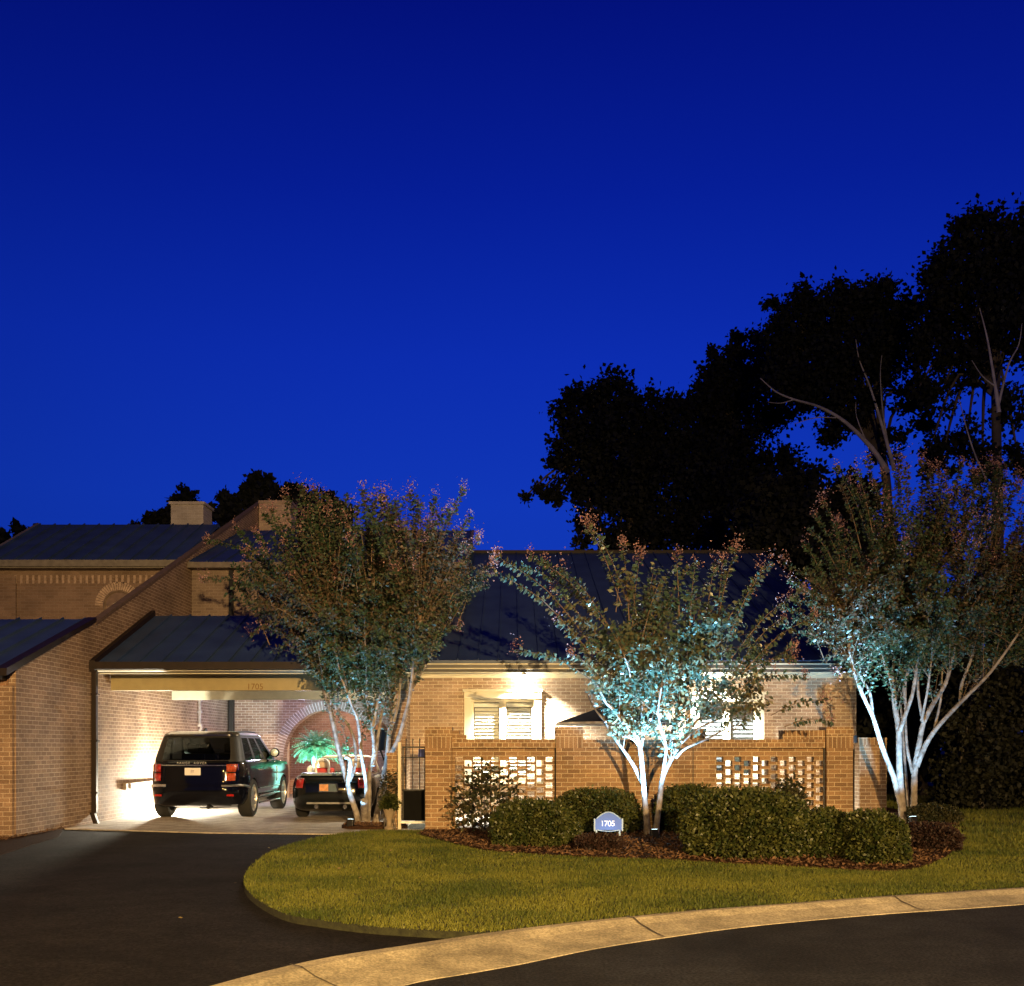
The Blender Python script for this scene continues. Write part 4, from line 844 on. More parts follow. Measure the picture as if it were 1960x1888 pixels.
T = shrub('potted_plant', 'green trailing plant growing in the tan pedestal planter', 'plant', 730, 762, 1520, 1556, 18.75, .14, BOX, .06, 2600, 14, core=0, boxy=2, loose=.3)
for ch in list(T.children):
    if ch.name.startswith('foliage'):
        for v_ in ch.data.vertices: v_.co.z = .33+(v_.co.z)*.42
    else: bpy.data.objects.remove(ch)

# ferns in front of the arch
def fern(name, label, c, n, L, seed, lw=.10):
    random.seed(seed); T = thing(name, tuple(c), label, 'plant'); fr = MB(); V = []; 
    for i in range(n):
        a = random.uniform(0, 2*math.pi); el = random.uniform(.0, 1.35); l = L*random.uniform(.7, 1.1)
        h = Vector((math.cos(a), math.sin(a), 0)); p0 = Vector(c); v = h*math.cos(el)+Vector((0, 0, math.sin(el)))
        P = [p0]; 
        for k in range(7): P.append(P[-1]+v*l/7); v = (v+Vector((0, 0, -.22))).normalized()
        for k in range(7):
            t = (P[k+1]-P[k]).normalized(); s = t.cross(Vector((0, 0, 1))); s = s.normalized() if s.length > .05 else Vector((1, 0, 0))
            w0 = lw*math.sin(math.pi*min(.95, .18+k/8.2))
            for q in (0, .5):
                o_ = P[k]+(P[k+1]-P[k])*q
                for sg in (-1, 1):
                    d = (s*sg+t*.45).normalized(); nn = t*.014
                    fr.add([o_-nn, o_+nn, o_+d*w0*.8+nn+Vector((0, 0, -.01)), o_+d*w0+Vector((0, 0, -.02)), o_+d*w0*.8-nn], [(0, 1, 2, 3, 4)])
        fr.add([P[0]-Vector((.004, 0, 0)), P[0]+Vector((.004, 0, 0)), P[-1]], [(0, 1, 2)])
    fr.build('fronds', FERN, T, recalc=False); return T
f1 = px(604, 1438, 27.2); fern('fern', 'big bushy fern glowing green under the brick arch', f1, 170, .74, 5)
f2 = px(664, 1442, 27.6); fern('fern', 'small fern to the right of the big green fern', f2, 22, .34, 6, .06)
pt_ = px(608, 1474, 27.2); ur = thing('plant_urn', (pt_.x, 27.2, .03), 'pale urn on a pedestal holding the big fern', 'urn')
m = MB(); m.lathe([(.05, .85), (.09, .93), (.16, 1.08), (.19, 1.28), (.21, 1.32), (.17, 1.32), (.15, 1.2), (.001, 1.15)], (pt_.x, 27.2, 0)); m.build('bowl', POT, ur, smooth=.7)
m = MB(); m.lathe([(.2, .03), (.2, .1), (.1, .16), (.08, .7), (.12, .84), (.001, .86)], (pt_.x, 27.2, 0)); m.build('pedestal', POT, ur, smooth=.7)
u2 = thing('plant_stand', (f2.x, 27.6, .03), 'thin dark stand holding the small fern', 'stand')
m = MB(); m.bar((f2.x, 27.6, .03), (f2.x, 27.6, f2.z-.12), .015); m.lathe([(.16, .03), (.16, .05), (.01, .06)], (f2.x, 27.6, 0)); m.build('pole', DARK, u2)
m = MB(); m.lathe([(.06, f2.z-.14), (.1, f2.z-.02), (.001, f2.z-.03)], (f2.x, 27.6, 0)); m.build('pot', DARK, u2)

# ================================================================== trees behind
BGG = 'dark trees behind the house'
def bgtree(label, D, base_x, trunk, blobs, n, ls, seed, limbs=(), mat=BGLEAF, name='tall_tree', group=BGG, spreadz=1.0, lmat=None, clump=.35):
    global rng; rng = np.random.default_rng(seed)
    b0 = Vector(((base_x-CX)*D/F, D, 0)); T = thing(name, b0, label, 'tree', group)
    tr = MB(); stem_world(tr, [b0]+[px(x, y, D) for x, y in trunk], D*.0085, D*.003)
    top = px(*trunk[-1], D)
    P = []; tot = sum(b[2]**2 for b in blobs)
    for b in blobs:
        c = np.array(px(b[0], b[1], D+(b[3] if len(b) > 3 else 0))); s_ = b[2]*D/F
        stem_world(tr, [px(*trunk[len(trunk)//2], D), Vector((top+Vector(c))/2)+Vector((0, 0, -s_*.3)), Vector(c)], D*.0022, D*.0008, 5)
        k = int(n*b[2]**2/tot); nc = max(4, int(k/55)); cc = frames(nc)*(rng.uniform(.15, 1, nc)**.45)[:, None]*s_*np.array([1, 1.1, 1])+c
        idx = rng.integers(0, nc, k); sc = clump*s_*.38+.10; P.append(cc[idx]+rng.normal(0, 1, (k, 3))*sc*rng.uniform(.4, 1, (k, 1)))
    P = np.concatenate(P)
    tr.build('trunk', BARKD, T, smooth=1.2)
    sz = rng.uniform(.6, 1.3, len(P))*ls
    leaves_mesh(P, frames(len(P)), sz, sz*.75, 'crown', mat, T)
    if limbs:
        lm = MB()
        for pts, r0, r1 in limbs: stem_world(lm, [px(x, y, D-1.5) for x, y in pts], r0, r1)
        lm.build('limb', M('grey_limb', (.42, .40, .37), .85, var=.4, scale=3), T, smooth=1.2)
    return T
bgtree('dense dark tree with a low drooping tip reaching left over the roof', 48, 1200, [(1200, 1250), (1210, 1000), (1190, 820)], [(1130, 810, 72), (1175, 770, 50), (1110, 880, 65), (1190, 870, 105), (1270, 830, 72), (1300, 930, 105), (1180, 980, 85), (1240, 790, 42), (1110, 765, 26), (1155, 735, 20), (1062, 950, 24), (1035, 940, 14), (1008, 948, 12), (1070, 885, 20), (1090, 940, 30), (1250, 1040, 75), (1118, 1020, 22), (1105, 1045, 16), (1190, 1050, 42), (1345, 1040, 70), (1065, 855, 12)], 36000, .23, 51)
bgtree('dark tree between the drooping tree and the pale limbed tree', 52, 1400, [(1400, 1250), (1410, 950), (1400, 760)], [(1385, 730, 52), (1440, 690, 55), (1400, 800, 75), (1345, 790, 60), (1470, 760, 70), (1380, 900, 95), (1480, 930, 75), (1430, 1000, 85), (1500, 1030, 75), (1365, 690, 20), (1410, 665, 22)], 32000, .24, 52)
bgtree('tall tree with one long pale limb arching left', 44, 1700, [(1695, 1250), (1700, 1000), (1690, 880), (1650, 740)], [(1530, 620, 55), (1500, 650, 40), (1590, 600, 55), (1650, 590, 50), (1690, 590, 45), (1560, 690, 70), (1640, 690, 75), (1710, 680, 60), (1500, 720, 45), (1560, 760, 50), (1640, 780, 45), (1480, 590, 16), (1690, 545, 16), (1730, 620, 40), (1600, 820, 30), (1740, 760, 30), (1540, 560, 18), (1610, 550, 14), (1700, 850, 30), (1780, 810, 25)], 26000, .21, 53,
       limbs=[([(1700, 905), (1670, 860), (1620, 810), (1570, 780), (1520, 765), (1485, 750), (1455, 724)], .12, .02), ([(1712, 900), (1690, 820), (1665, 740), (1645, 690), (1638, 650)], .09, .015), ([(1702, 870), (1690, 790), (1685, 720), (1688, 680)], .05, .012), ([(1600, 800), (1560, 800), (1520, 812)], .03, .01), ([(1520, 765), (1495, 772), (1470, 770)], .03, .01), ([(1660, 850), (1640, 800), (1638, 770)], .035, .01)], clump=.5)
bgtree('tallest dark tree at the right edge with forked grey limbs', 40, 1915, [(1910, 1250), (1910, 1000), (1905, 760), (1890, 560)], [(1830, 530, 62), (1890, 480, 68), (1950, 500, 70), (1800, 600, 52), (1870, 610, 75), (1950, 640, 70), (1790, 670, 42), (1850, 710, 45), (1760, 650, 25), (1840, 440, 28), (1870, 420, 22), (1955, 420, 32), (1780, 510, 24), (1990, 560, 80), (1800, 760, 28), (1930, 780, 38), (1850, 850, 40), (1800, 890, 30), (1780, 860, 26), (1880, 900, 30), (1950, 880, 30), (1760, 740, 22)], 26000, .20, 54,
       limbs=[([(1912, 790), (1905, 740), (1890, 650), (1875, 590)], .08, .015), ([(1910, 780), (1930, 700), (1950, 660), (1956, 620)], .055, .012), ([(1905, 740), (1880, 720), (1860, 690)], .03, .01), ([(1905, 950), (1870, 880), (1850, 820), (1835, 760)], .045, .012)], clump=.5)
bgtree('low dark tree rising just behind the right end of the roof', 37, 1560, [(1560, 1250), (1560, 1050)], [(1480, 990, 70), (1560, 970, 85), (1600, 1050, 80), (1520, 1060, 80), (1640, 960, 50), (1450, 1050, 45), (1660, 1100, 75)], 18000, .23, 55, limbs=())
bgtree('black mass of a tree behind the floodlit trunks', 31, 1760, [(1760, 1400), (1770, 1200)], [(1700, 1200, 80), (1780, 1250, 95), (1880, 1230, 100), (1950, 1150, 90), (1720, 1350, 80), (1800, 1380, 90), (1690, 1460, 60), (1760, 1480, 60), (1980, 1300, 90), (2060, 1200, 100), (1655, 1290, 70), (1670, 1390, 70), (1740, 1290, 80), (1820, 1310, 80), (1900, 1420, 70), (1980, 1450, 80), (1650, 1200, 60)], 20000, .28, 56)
DKL = leafm('conifer_spray', (.007, .009, .005), (.024, .025, .011), .1, .7, 2)
bgtree('dark conifer at the right edge beside the floodlit trunks', 24.5, 1880, [(1880, 1400), (1875, 1250)], [(1870, 1520, 62), (1830, 1500, 45), (1920, 1490, 62), (1880, 1430, 70), (1940, 1400, 60), (1850, 1380, 50), (1900, 1330, 55), (1960, 1500, 50), (1960, 1320, 60)], 12000, .12, 57, mat=DKL, name='conifer', group=None, clump=.4)
LG = 'dark trees beyond the roofs on the left'
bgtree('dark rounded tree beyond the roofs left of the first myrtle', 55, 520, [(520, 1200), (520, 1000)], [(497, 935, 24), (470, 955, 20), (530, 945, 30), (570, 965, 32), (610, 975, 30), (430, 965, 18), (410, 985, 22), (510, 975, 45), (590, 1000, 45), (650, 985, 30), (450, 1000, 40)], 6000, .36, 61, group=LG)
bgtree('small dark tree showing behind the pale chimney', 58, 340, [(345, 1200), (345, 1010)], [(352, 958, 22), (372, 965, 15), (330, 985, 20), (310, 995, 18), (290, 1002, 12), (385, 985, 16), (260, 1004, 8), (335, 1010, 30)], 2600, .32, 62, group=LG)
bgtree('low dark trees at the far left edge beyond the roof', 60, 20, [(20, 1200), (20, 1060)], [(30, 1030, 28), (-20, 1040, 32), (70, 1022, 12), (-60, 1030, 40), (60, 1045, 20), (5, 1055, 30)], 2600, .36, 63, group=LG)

# ================================================================== sign, uplights, umbrella
SG = thing('number_sign', (1.5, 16.9, .09), 'blue arched house number sign reading 1705 on two short legs', 'sign')
sd_ = 16.7; sx0, sx1 = X(1138, sd_), X(1191, sd_); zc = Z(1573, sd_); zt0 = Z(1571, sd_)
sc = (sx0+sx1)/2; hw = (sx1-sx0)/2
outl = [(sx0, Z(1589, sd_)), (sx1, Z(1589, sd_)), (sx1, Z(1568, sd_))]
for i in range(17):
    t = -1+2*i/16; outl.append((sc-t*hw*.84, Z(1568, sd_)+.095*math.cos(t*math.pi/2)**1.0))
outl.append((sx0, Z(1568, sd_)))
m = MB(); m.prismy(outl, sd_, sd_+.02); m.build('plate', SIGNB, SG)
m = MB(); m.tube([(sc+t*hw*.86, sd_-.004, Z(1567, sd_)+.10*math.cos(t*math.pi/2)) for t in [i/10-1 for i in range(21)]], [.011]*21, 8)
m.tube([(sc+t*hw*.8, sd_-.002, Z(1589, sd_)-.02*math.cos(t*math.pi/2)) for t in [i/6-1 for i in range(13)]], [.009]*13, 8)
for x in (sx0, sx1): m.box(x-.01, x+.012, sd_-.012, sd_+.03, Z(1591, sd_), Z(1567, sd_))
m.build('border', SIGNR, SG, smooth=.8)
for x in (sx0+.03, sx1-.04):
    m = MB(); m.box(x-.012, x+.012, sd_, sd_+.015, .05, Z(1589, sd_)); m.build('leg', SIGNR, SG)
text('number', '1705', .125, (sc-.01, sd_-.006, Z(1577, sd_)), NUMW, SG, space=.9)
def uplight(label, x, y, z0, aim):
    T = thing('landscape_spotlight', (x, y, z0), label, 'spotlight', 'black uplights at the feet of the myrtles')
    m = MB(); m.bar((x, y, z0-.05), (x, y, z0+.06), .014, 6); m.build('stake', DARK, T)
    a = Vector((x, y, z0+.05)); d = (Vector(aim)-a).normalized(); u = d.cross(Vector((0, 0, 1))).normalized(); v = u.cross(d)
    m = MB(); m.obox(a+d*.0, u*.055, v*.05, d*.07); m.build('housing', DARK, T, bevel=.008)
    m = MB(); m.obox(a+d*.0705, u*.045, v*.04, d*.002); m.build('lens', LENS, T)
    for s in (-1, 1): m = MB(); m.obox(a+u*.06*s, u*.004, v*.03, d*.03); m.build('bracket', DARK, T)
uplight('small black spotlight in front of the V shaped trunk', 2.20, 16.48, .10, (2.17, 16.75, 1.1))
uplight('small black spotlight at the foot of the carport myrtle', -2.90, 19.15, .08, (-2.88, 19.3, 1.0))
uplight('small black spotlight hidden at the foot of the right floodlit trunks', 7.31, 19.42, .11, (7.28, 19.6, 1.0))
UM = thing('patio_umbrella', (1.9, 20.5, .04), 'open black patio umbrella in the courtyard behind the garden wall', 'umbrella')
ud = 20.6; ut = px(1178, 1344, ud); ul = px(1062, 1384, ud); ur_ = 1.22
m = MB(); k = 8; vs = [tuple(ut)]
for i in range(k):
    a = 2*math.pi*(i+.5)/k; vs.append((ut.x+ur_*math.cos(a), ut.y+ur_*math.sin(a), ul.z))
vs += [(v_[0], v_[1], v_[2]-.01) for v_ in vs]
m.add(vs, [(0, i+1, (i+1) % k+1) for i in range(k)]+[(k+1, (i+1) % k+k+2, i+k+2) for i in range(k)]); m.build('canopy', FAB, UM)
m = MB(); 
for i in range(k):
    a = 2*math.pi*(i+.5)/k; b = 2*math.pi*(i+1.5)/k
    A = Vector((ut.x+ur_*math.cos(a), ut.y+ur_*math.sin(a), ul.z-.02)); B = Vector((ut.x+ur_*math.cos(b), ut.y+ur_*math.sin(b), ul.z-.02))
    m.obox((A+B)/2, (B-A)/2, Vector((0, 0, .022)), (B-A).cross(Vector((0, 0, 1))).normalized()*.004)
m.build('lit_underside_edge', FABE, UM)
m = MB(); m.bar((ut.x, ut.y, .04), (ut.x, ut.y, ut.z+.06), .02); m.lathe([(.25, .04), (.25, .1), (.03, .14)], (ut.x, ut.y, 0)); m.build('pole', DARK, UM)

# ================================================================== cars
def outline(y0, y1, w, r0, r1, bow0=.0, bow1=.0, ns=10, na=6):
    P = []
    def arc(cx, cy, rx, ry, a0, a1):
        for i in range(na+1):
            a = a0+(a1-a0)*i/na; P.append((cx+rx*math.cos(a), cy+ry*math.sin(a)))
    rl = min(.45*w, r0); rf = min(.6*w, r1)
    # rear edge left to right
    arc(-w+rl, y0+r0, rl, r0, math.pi, 1.5*math.pi)
    for i in range(1, ns): t = i/ns; P.append((-w+rl+(2*w-2*rl)*t, y0))
    arc(w-rl, y0+r0, rl, r0, 1.5*math.pi, 2*math.pi)
    for i in range(1, ns+6): t = i/(ns+6); P.append((w, y0+r0+(y1-r1-y0-r0)*t))
    arc(w-rf, y1-r1, rf, r1, 0, .5*math.pi)
    for i in range(1, ns): t = i/ns; P.append((w-rf-(2*w-2*rf)*t, y1))
    arc(-w+rf, y1-r1, rf, r1, .5*math.pi, math.pi)
    for i in range(1, ns+6): t = i/(ns+6); P.append((-w, y1-r1+(y0+r0-y1+r1)*t))
    return [(x, y-bow0*(1-(x/w)**2)*(1 if y < (y0+y1)/2 else 0)+bow1*(1-(x/w)**2)*(1 if y > (y0+y1)/2 else 0)) for x, y in P]
def loft(sl, org, sel=None, caps=True, off=0):
    m = MB(); n = None; vs = []
    for z, a in sl:
        P = outline(*a); n = len(P); 
        for i, (x, y) in enumerate(P): vs.append((org[0]+x, org[1]+y, org[2]+z))
    k = len(sl); fs = [(j*n+i, j*n+(i+1) % n, (j+1)*n+(i+1) % n, (j+1)*n+i) for j in range(k-1) for i in range(n) if sel is None or sel(i, j, n)]
    if caps: fs += [tuple(reversed(range(n))), tuple(range((k-1)*n, k*n))]
    m.add(vs, fs); return m
def wheel(parent, c, side, r, wdt, rr, spokes=10):
    c = Vector(c)
    m = MB(); m.lathe([(rr, -wdt/2), (r-.03, -wdt/2), (r, -wdt/2+.035), (r, wdt/2-.035), (r-.03, wdt/2), (rr, wdt/2), (rr, wdt/2-.02), (rr, -wdt/2)], c, 'X', 40); wh = m.build('wheel', RUB, parent, smooth=.8)
    f = c+Vector((side*(wdt/2-.012), 0, 0)); s = side
    m = MB(); m.lathe([(rr, 0), (rr-.025, s*.008), (rr-.035, -s*.05), (rr-.04, -s*.12)], f, 'X', 40)
    m.lathe([(.001, s*.0), (.05, -s*.005), (.065, -s*.03)], f, 'X', 16)
    for i in range(spokes):
        a = 2*math.pi*i/spokes; d = Vector((0, math.cos(a), math.sin(a))); t = Vector((0, -math.sin(a), math.cos(a)))
        for sh in (-.35, .35):
            q = (d+t*sh*.22).normalized(); m.obox(f+q*(rr*.5)+Vector((-s*.02, 0, 0)), q*(rr*.47), t*.012, Vector((.010, 0, 0)))
    m.build('rim', RIM, wh, smooth=.5)
    m = MB(); m.lathe([(.001, -s*.09), (rr*.72, -s*.09), (rr*.72, -s*.10)], f, 'X', 24); m.build('brake_disc', M('brake_steel', (.2, .2, .2), .4, .8), wh)
# --- big black SUV
SO = (-6.44, 21.6, .03); SV = thing('parked_suv', (-6.44, 24.1, .03), 'large black SUV parked nose in beside the brightly lit wall', 'car')
sl = [(.24, (.34, 4.7, .80, .15, .4)), (.30, (.12, 4.85, .90, .2, .5, .03, .1)), (.40, (.05, 4.92, .955, .38, .6, .04, .12)), (.52, (.02, 4.95, .975, .42, .6, .05, .13)), (.62, (.0, 4.97, .985, .45, .6, .05, .13)), (.68, (.03, 4.97, .985, .45, .6, .05, .13)), (.80, (.045, 4.97, .99, .45, .6, .05, .13)), (.95, (.05, 4.95, .99, .45, .6, .05, .13)), (1.05, (.065, 4.9, .98, .45, .6, .05, .14)), (1.12, (.085, 4.82, .965, .42, .6, .05, .15)), (1.16, (.11, 3.85, .94, .38, .4, .05, .1)), (1.19, (.13, 3.6, .91, .34, .4, .05, .1))]
body = loft(sl, SO).build('body', PAINT, SV, smooth=.7)
for yy in (.93+21.57, 3.85+21.57):
    for s in (-1, 1):
        c = MB(); c.lathe([(.001, -.16), (.425, -.16), (.425, .16), (.001, .16)], (-6.44+s*.93, yy, .43), 'X', 32); boolean(body, c.build('cutter', DARK))
        wheel(SV, (-6.44+s*.865, yy, .43), s, .40, .27, .285)
hb = MB()    # bonnet bulge
hs = [(1.10, (3.5, 4.75, .90, .2, .5, 0, .12)), (1.15, (3.5, 4.6, .84, .2, .5, 0, .12)), (1.17, (3.5, 4.4, .7, .2, .5, 0, .12))]
loft(hs, SO).build('bonnet', PAINT, SV, smooth=.7)
gh = [(1.17, (.135, 3.64, .908, .22, .35, .05, .08)), (1.20, (.145, 3.60, .902, .22, .35, .05, .08)), (1.25, (.17, 3.48, .89, .20, .35, .05, .08)), (1.40, (.24, 3.18, .855, .18, .34, .05, .08)), (1.55, (.31, 2.88, .82, .17, .32, .05, .08)), (1.66, (.36, 2.68, .79, .16, .30, .05, .08)), (1.68, (.37, 2.65, .785, .16, .3, .05, .08)), (1.70, (.385, 2.6, .775, .16, .3, .05, .08))]
N_ = len(outline(*gh[0][1])); na, ns = 6, 10
def region(i):
    # rear edge, right side, front edge, left side vs corner arcs
    e = [na+1, na+ns, na+ns+na+1, na+ns+na+1+ns+5]
    if na <= i < na+ns: return 'rear'
    if i < na: return 'c'
    if i < 2*na+ns: return 'c'
    j = i-(2*na+ns)
    if j < ns+6: return 'side%d' % j
    j -= ns+6
    if j < na: return 'c'
    j -= na
    if j < ns: return 'front'
    j -= ns
    if j < na: return 'c'
    return 'side%d' % (ns+6-1-(j-na))
pil = {'side0', 'side5', 'side10', 'side15'}
isglass = lambda i, j, n: not (region(i) == 'c' or region(i) in pil) and 0 < j < 5 
loft(gh, SO, sel=lambda i, j, n: isglass(i, j, n), caps=False).build('window', GLASS, SV, smooth=.7)
loft([(z, a) for z, a in gh], SO, sel=lambda i, j, n: not isglass(i, j, n), caps=False)\
    .build('pillars', PLAST, SV, smooth=.7)
rf = [(1.695, (.36, 2.62, .782, .17, .3, .06, .08)), (1.73, (.36, 2.58, .775, .18, .3, .06, .08)), (1.77, (.42, 2.5, .74, .2, .3, .05, .08)), (1.795, (.55, 2.35, .66, .25, .3, .05, .08)), (1.805, (.8, 2.1, .5, .25, .3, .02, .05))]
loft(rf, SO).build('roof', M('roof_paint', (.02, .02, .02), .12, spec=1, coat=1), SV, smooth=.7)
m = MB(); m.prismx([(22.25, 1.83), (22.5, 1.83), (22.42, 1.90)], -6.46, -6.42); m.build('antenna', PLAST, SV)
for s in (-1, 1): 
    m = MB(); m.tube([(-6.44+s*.70, 21.6+y, 1.815+z) for y, z in ((.6, -.01), (1.3, .02), (2.2, .01))], [.014]*3, 6); m.build('roof_rail', PLAST, SV)
def tl(s):
    m = MB()
    for za, zb, mt in ((.96, 1.12, 0), (.78, .94, 0)):
        vs = []
        for z in (za, zb):
            for dx, dy in ((.0, .0), (-.05, .012), (-.10, .045), (-.145, .09), (-.185, .165)):
                vs.append((-6.46+s*(.67-dx*1.0), 21.612+dy, .03+z))
        m.add(vs, [(i, i+1, 6+i, 5+i) for i in range(4)]); 
    t = m.build('tail_light', ORL if s > 0 else REDL, SV, smooth=1); t.modifiers.new('s', 'SOLIDIFY').thickness = .03
    m = MB(); m.tube([(-6.46+s*(.67+dx), 21.60+dy, .03+.95) for dx, dy in ((0, 0), (.05, .012), (.10, .045), (.145, .09))], [.012]*4, 6); m.build('lamp_divider', DARK, t)
    m = MB(); m.tube([(-6.46+s*.87, 21.775, .80), (-6.46+s*.86, 21.785, 1.15)], [.014]*2, 6); m.build('lamp_edge', CHR, t)
    m = MB(); m.tube([(-6.44+s*x, 21.6+y, z) for x, y, z in ((.56, -.03, .715), (.74, .0, .715), (.88, .10, .715), (.975, .30, .70), (1.0, .52, .66))], [.028]*5, 6); m.build('bumper_strip', CHR, SV, smooth=1)
    m = MB(); m.box(-6.44+s*.66, -6.44+s*.80, 21.59, 21.62, .50, .54); m.build('reflector', REDL, SV)
tl(1); tl(-1)
m = MB(); m.tube([(-6.44+x, 21.675-.05*(1-(x/.8)**2)-.012, 1.125) for x in [-.76+i*.152 for i in range(11)]], [.012]*11, 8); m.build('tailgate_strip', CHR, SV, smooth=1)
text('lettering', 'RANGE  ROVER', .062, (-6.50, 21.622, 1.172), M('letter_silver', (.4, .4, .42), .5), SV, rot=(R(74), 0, 0), space=1.5)
m = MB(); m.box(-6.44-.19, -6.44+.13, 21.585, 21.60, .925, 1.075); plt = m.build('number_plate', PLATE, SV, bevel=.004)
text('plate_letters', 'IY', .085, (-6.47, 21.582, 1.0), M('plate_ink', (.2, .15, .25), .5), plt)
m = MB(); m.lathe([(.001, -.008), (.045, -.004), (.05, .01)], (-5.90, 21.64, 1.05), 'Y', 20); 
for v_ in range(len(m.v)): m.v[v_] = (-5.90+(m.v[v_][0]+5.90)*1.0, m.v[v_][1], 1.05+(m.v[v_][2]-1.05)*.55)
m.build('oval_badge', CHR, SV, smooth=.8)
m = MB(); m.obox((-6.2, 21.83, 1.36), (.30, 0, 0), (0, .006, 0), (0, 0, .010)); m.build('rear_wiper', PLAST, SV)
for z, r_ in ((.62, .012), (.46, .018), (.30, .02)):
    m = MB(); m.tube([(-5.44, 22.95, z), (-5.44, 24.95, z)], [r_]*2, 6); m.build('sill_strip', CHR, SV)
m = MB(); m.box(-5.455, -5.440, 24.72, 24.78, .72, 1.06); m.build('fender_vent', CHR, SV)
for y in (1.35, 2.35):
    m = MB(); m.box(-5.452, -5.42, 21.6+y+.1, 21.6+y+.32, 1.0, 1.03); m.build('door_handle', CHR, SV, bevel=.006)
for s in (-1, 1):
    mx_ = -6.44+s*1.0; m = MB()
    m.lathe([(.001, -.07), (.08, -.06), (.105, -.02), (.10, .06), (.05, .11), (.001, .12)], (mx_, 24.45, 1.37), 'Y', 20); mm_ = m.build('mirror', PAINT, SV, smooth=1)
    m = MB(); m.lathe([(.001, -.105), (.035, -.10), (.065, -.085), (.085, -.06)], (mx_, 24.45, 1.37), 'Y', 20); m.build('mirror_glass', M('mirror_reflection', (.6, .68, .64), .25, .3), mm_, smooth=1)  # pale glass: reflection of the bright wall put into its colour
for x in (-.4, .4):
    for y in (1.2, 2.1):
        m = MB(); m.box(-6.44+x-.24, -6.44+x+.24, 21.6+y, 21.6+y+.14, .9, 1.36); st = m.build('seat', PLAST, SV, bevel=.04)
        m = MB(); m.box(-6.44+x-.13, -6.44+x+.13, 21.6+y+.02, 21.6+y+.12, 1.38, 1.58); m.build('headrest', PLAST, st, bevel=.04)
m = MB(); m.bar((-6.2, 21.75, .27), (-6.2, 22.0, .27), .04); m.build('tow_bar', DARK, SV)
# --- small dark roadster with its top down
CXR = -3.67; RO = (CXR, 21.6, .03); RD = thing('convertible', (CXR, 23.6, .03), 'small dark open roadster with red seats parked behind the left myrtle', 'car')
sl = [(.16, (.25, 4.05, .68, .2, .4, .03, .1)), (.22, (.08, 4.12, .78, .28, .5, .06, .12)), (.34, (.02, 4.15, .83, .34, .6, .08, .15)), (.50, (.0, 4.15, .845, .38, .6, .10, .15)), (.62, (.015, 4.1, .85, .40, .6, .11, .15)), (.72, (.04, 4.0, .845, .42, .6, .11, .15)), (.80, (.09, 3.9, .83, .42, .6, .10, .15)), (.87, (.17, 3.6, .78, .36, .5, .07, .15)), (.905, (.26, 3.2, .70, .3, .5, .05, .1)), (.92, (.45, 2.9, .58, .25, .5, .03, .1))]
body = loft(sl, RO).build('body', PAINT2, RD, smooth=.8)
c = MB(); c.box(CXR-.60, CXR+.60, 22.75, 24.0, .45, 1.2); boolean(body, c.build('cutter', REDS, bevel=.03))
for yy in (.85+21.6, 3.25+21.6):
    for s in (-1, 1):
        c = MB(); c.lathe([(.001, -.16), (.335, -.16), (.335, .16), (.001, .16)], (CXR+s*.79, yy, .335), 'X', 28); boolean(body, c.build('cutter', DARK))
        wheel(RD, (CXR+s*.735, yy, .335), s, .31, .215, .215, 7)
m = MB(); m.box(CXR-.60, CXR+.60, 22.76, 23.99, .44, .455); m.build('cabin_floor', REDS, RD)
DECK = M('deck_reflection', (.32, .40, .42), .25, .4, spec=.8, coat=1)  # black car: light reflected off the deck is painted as a pale colour
ds = [(.885, (.14, 1.12, .69, .2, .12, .06, 0)), (.925, (.17, 1.12, .67, .2, .12, .06, 0)), (.94, (.25, 1.10, .62, .2, .12, .06, 0))]
loft(ds, RO).build('boot_lid', DECK, RD, smooth=.7)
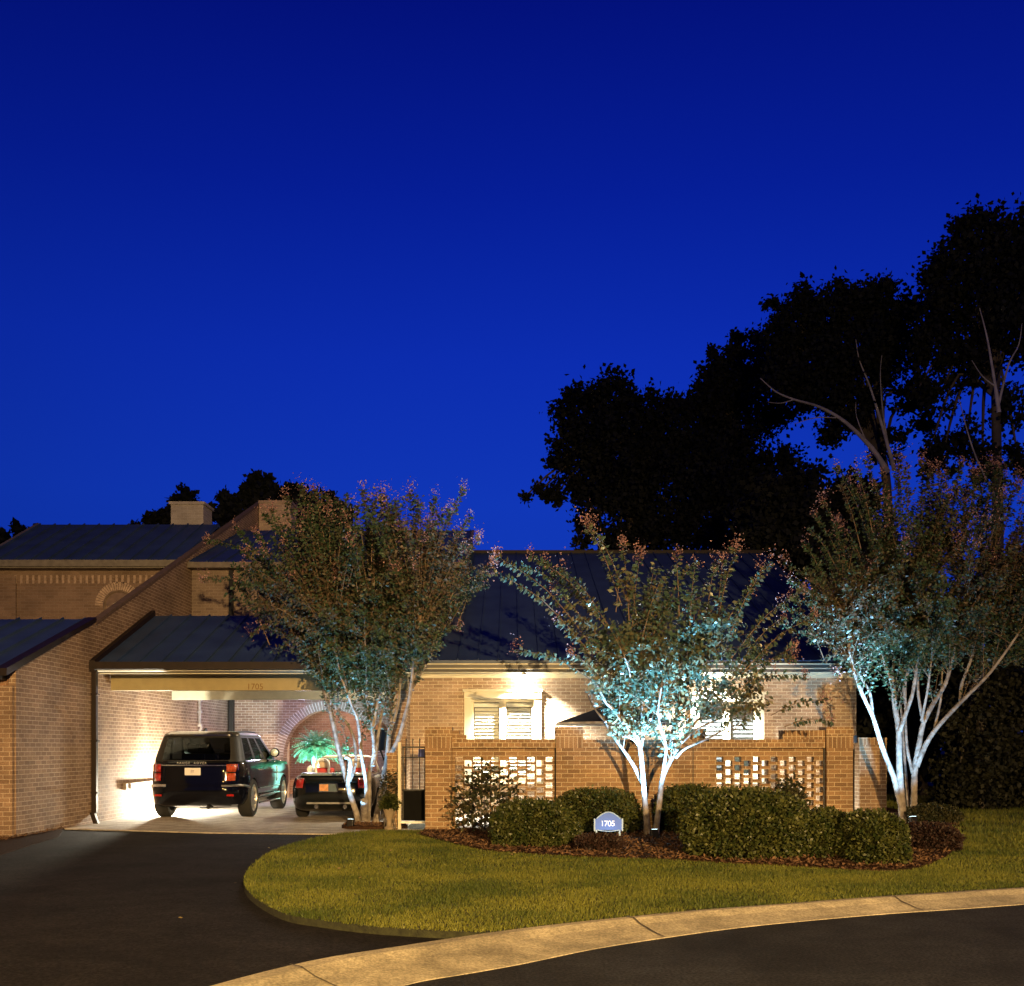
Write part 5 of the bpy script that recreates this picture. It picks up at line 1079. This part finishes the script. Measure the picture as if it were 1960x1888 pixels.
for s in (-1, 1):
    m = MB(); vs = []
    for z, q in ((.64, 0), (.72, .012), (.80, .0), (.84, -.05)):
        for dx, dy in ((.56, -.035), (.59, -.02), (.62, .0), (.70, .07), (.76, .17)): vs.append((CXR+s*(dx+.01+(z-.64)*-.1), 21.6+dy-.045+(z-.64)*.35-q, .03+z))
    m.add(vs, [(j*5+i, j*5+i+1, (j+1)*5+i+1, (j+1)*5+i) for j in range(3) for i in range(4)]); t = m.build('tail_light', REDL, RD, smooth=1.5); t.modifiers.new('s', 'SOLIDIFY').thickness = .03
    x = CXR+s*.36; P = [(x-.13, 22.62, .93), (x-.14, 22.64, 1.08), (x-.10, 22.67, 1.20), (x, 22.68, 1.235), (x+.10, 22.67, 1.20), (x+.14, 22.64, 1.08), (x+.13, 22.62, .93)]
    m = MB(); sp = spline(P, 4); m.tube(sp, [.030]*len(sp), 8); m.build('roll_hoop', M('bright_hoop', (.85, .83, .82), .25, spec=.8), RD, smooth=1)
    m = MB(); m.box(x-.21, x+.21, 22.82, 23.0, .5, 1.05); se = m.build('seat', REDS, RD, bevel=.05)
    m = MB(); m.box(x-.12, x+.12, 22.84, 22.94, 1.05, 1.22); m.build('headrest', TAN, se, bevel=.04)
    m = MB(); m.bar((CXR+s*.29, 21.56, .29), (CXR+s*.29, 21.8, .29), .042, 16); m.lathe([(.036, 0), (.044, 0), (.044, .03)], (CXR+s*.29, 21.555, .29), 'Y', 16); m.build('exhaust_tip', CHR, RD, smooth=.8)
    m = MB(); m.lathe([(.001, -.05), (.07, -.045), (.085, 0), (.05, .08), (.001, .09)], (CXR+s*.84, 23.85, 1.0), 'Y', 16); m.build('mirror', WHITE, RD, smooth=1)
m = MB(); P = [(CXR-.66, 24.15, .93), (CXR-.58, 23.85, 1.25), (CXR-.45, 23.78, 1.285), (CXR, 23.75, 1.295), (CXR+.45, 23.78, 1.285), (CXR+.58, 23.85, 1.25), (CXR+.66, 24.15, .93)]
m.tube(P, [.03, .032, .032, .032, .032, .032, .03], 8); ws = m.build('windscreen_frame', WHITE, RD, smooth=1)
m = MB(); m.add([P[0], P[1], P[3], P[5], P[6]], [(0, 1, 2, 3, 4)]); m.build('windscreen', WGL, ws)
m = MB(); m.lathe([(.001, -.02), (.03, -.02), (.03, .02), (.001, .02)], (CXR, 23.8, 1.22), 'Y', 8); m.box(CXR-.11, CXR+.11, 23.78, 23.81, 1.17, 1.23); m.build('inner_mirror', PLAST, ws)
m = MB(); m.box(CXR-.21, CXR+.15, 21.462, 21.472, .60, .755); pl_ = m.build('number_plate', M('blue_plate', (.05, .09, .13), .4), RD)
m = MB(); m.box(CXR-.205, CXR-.03, 21.456, 21.462, .612, .745); m.build('plate_orange_block', M('orange_plate_block', (.55, .25, .10), .4, var=.4, scale=14), pl_)  # orange block over the left half of the plate
m = MB(); 
for a_ in ((CXR-.22, CXR+.16, .59, .60), (CXR-.22, CXR+.16, .755, .765), (CXR-.22, CXR-.21, .60, .755), (CXR+.15, CXR+.16, .60, .755)): m.box(a_[0], a_[1], 21.455, 21.475, a_[2], a_[3])
m.build('plate_frame', CHR, pl_)
m = MB(); m.box(CXR-.48, CXR+.48, 21.50, 21.62, .345, .385); m.build('bumper_lip', M('grey_bumper_lip', (.2, .2, .2), .4), RD, bevel=.01)
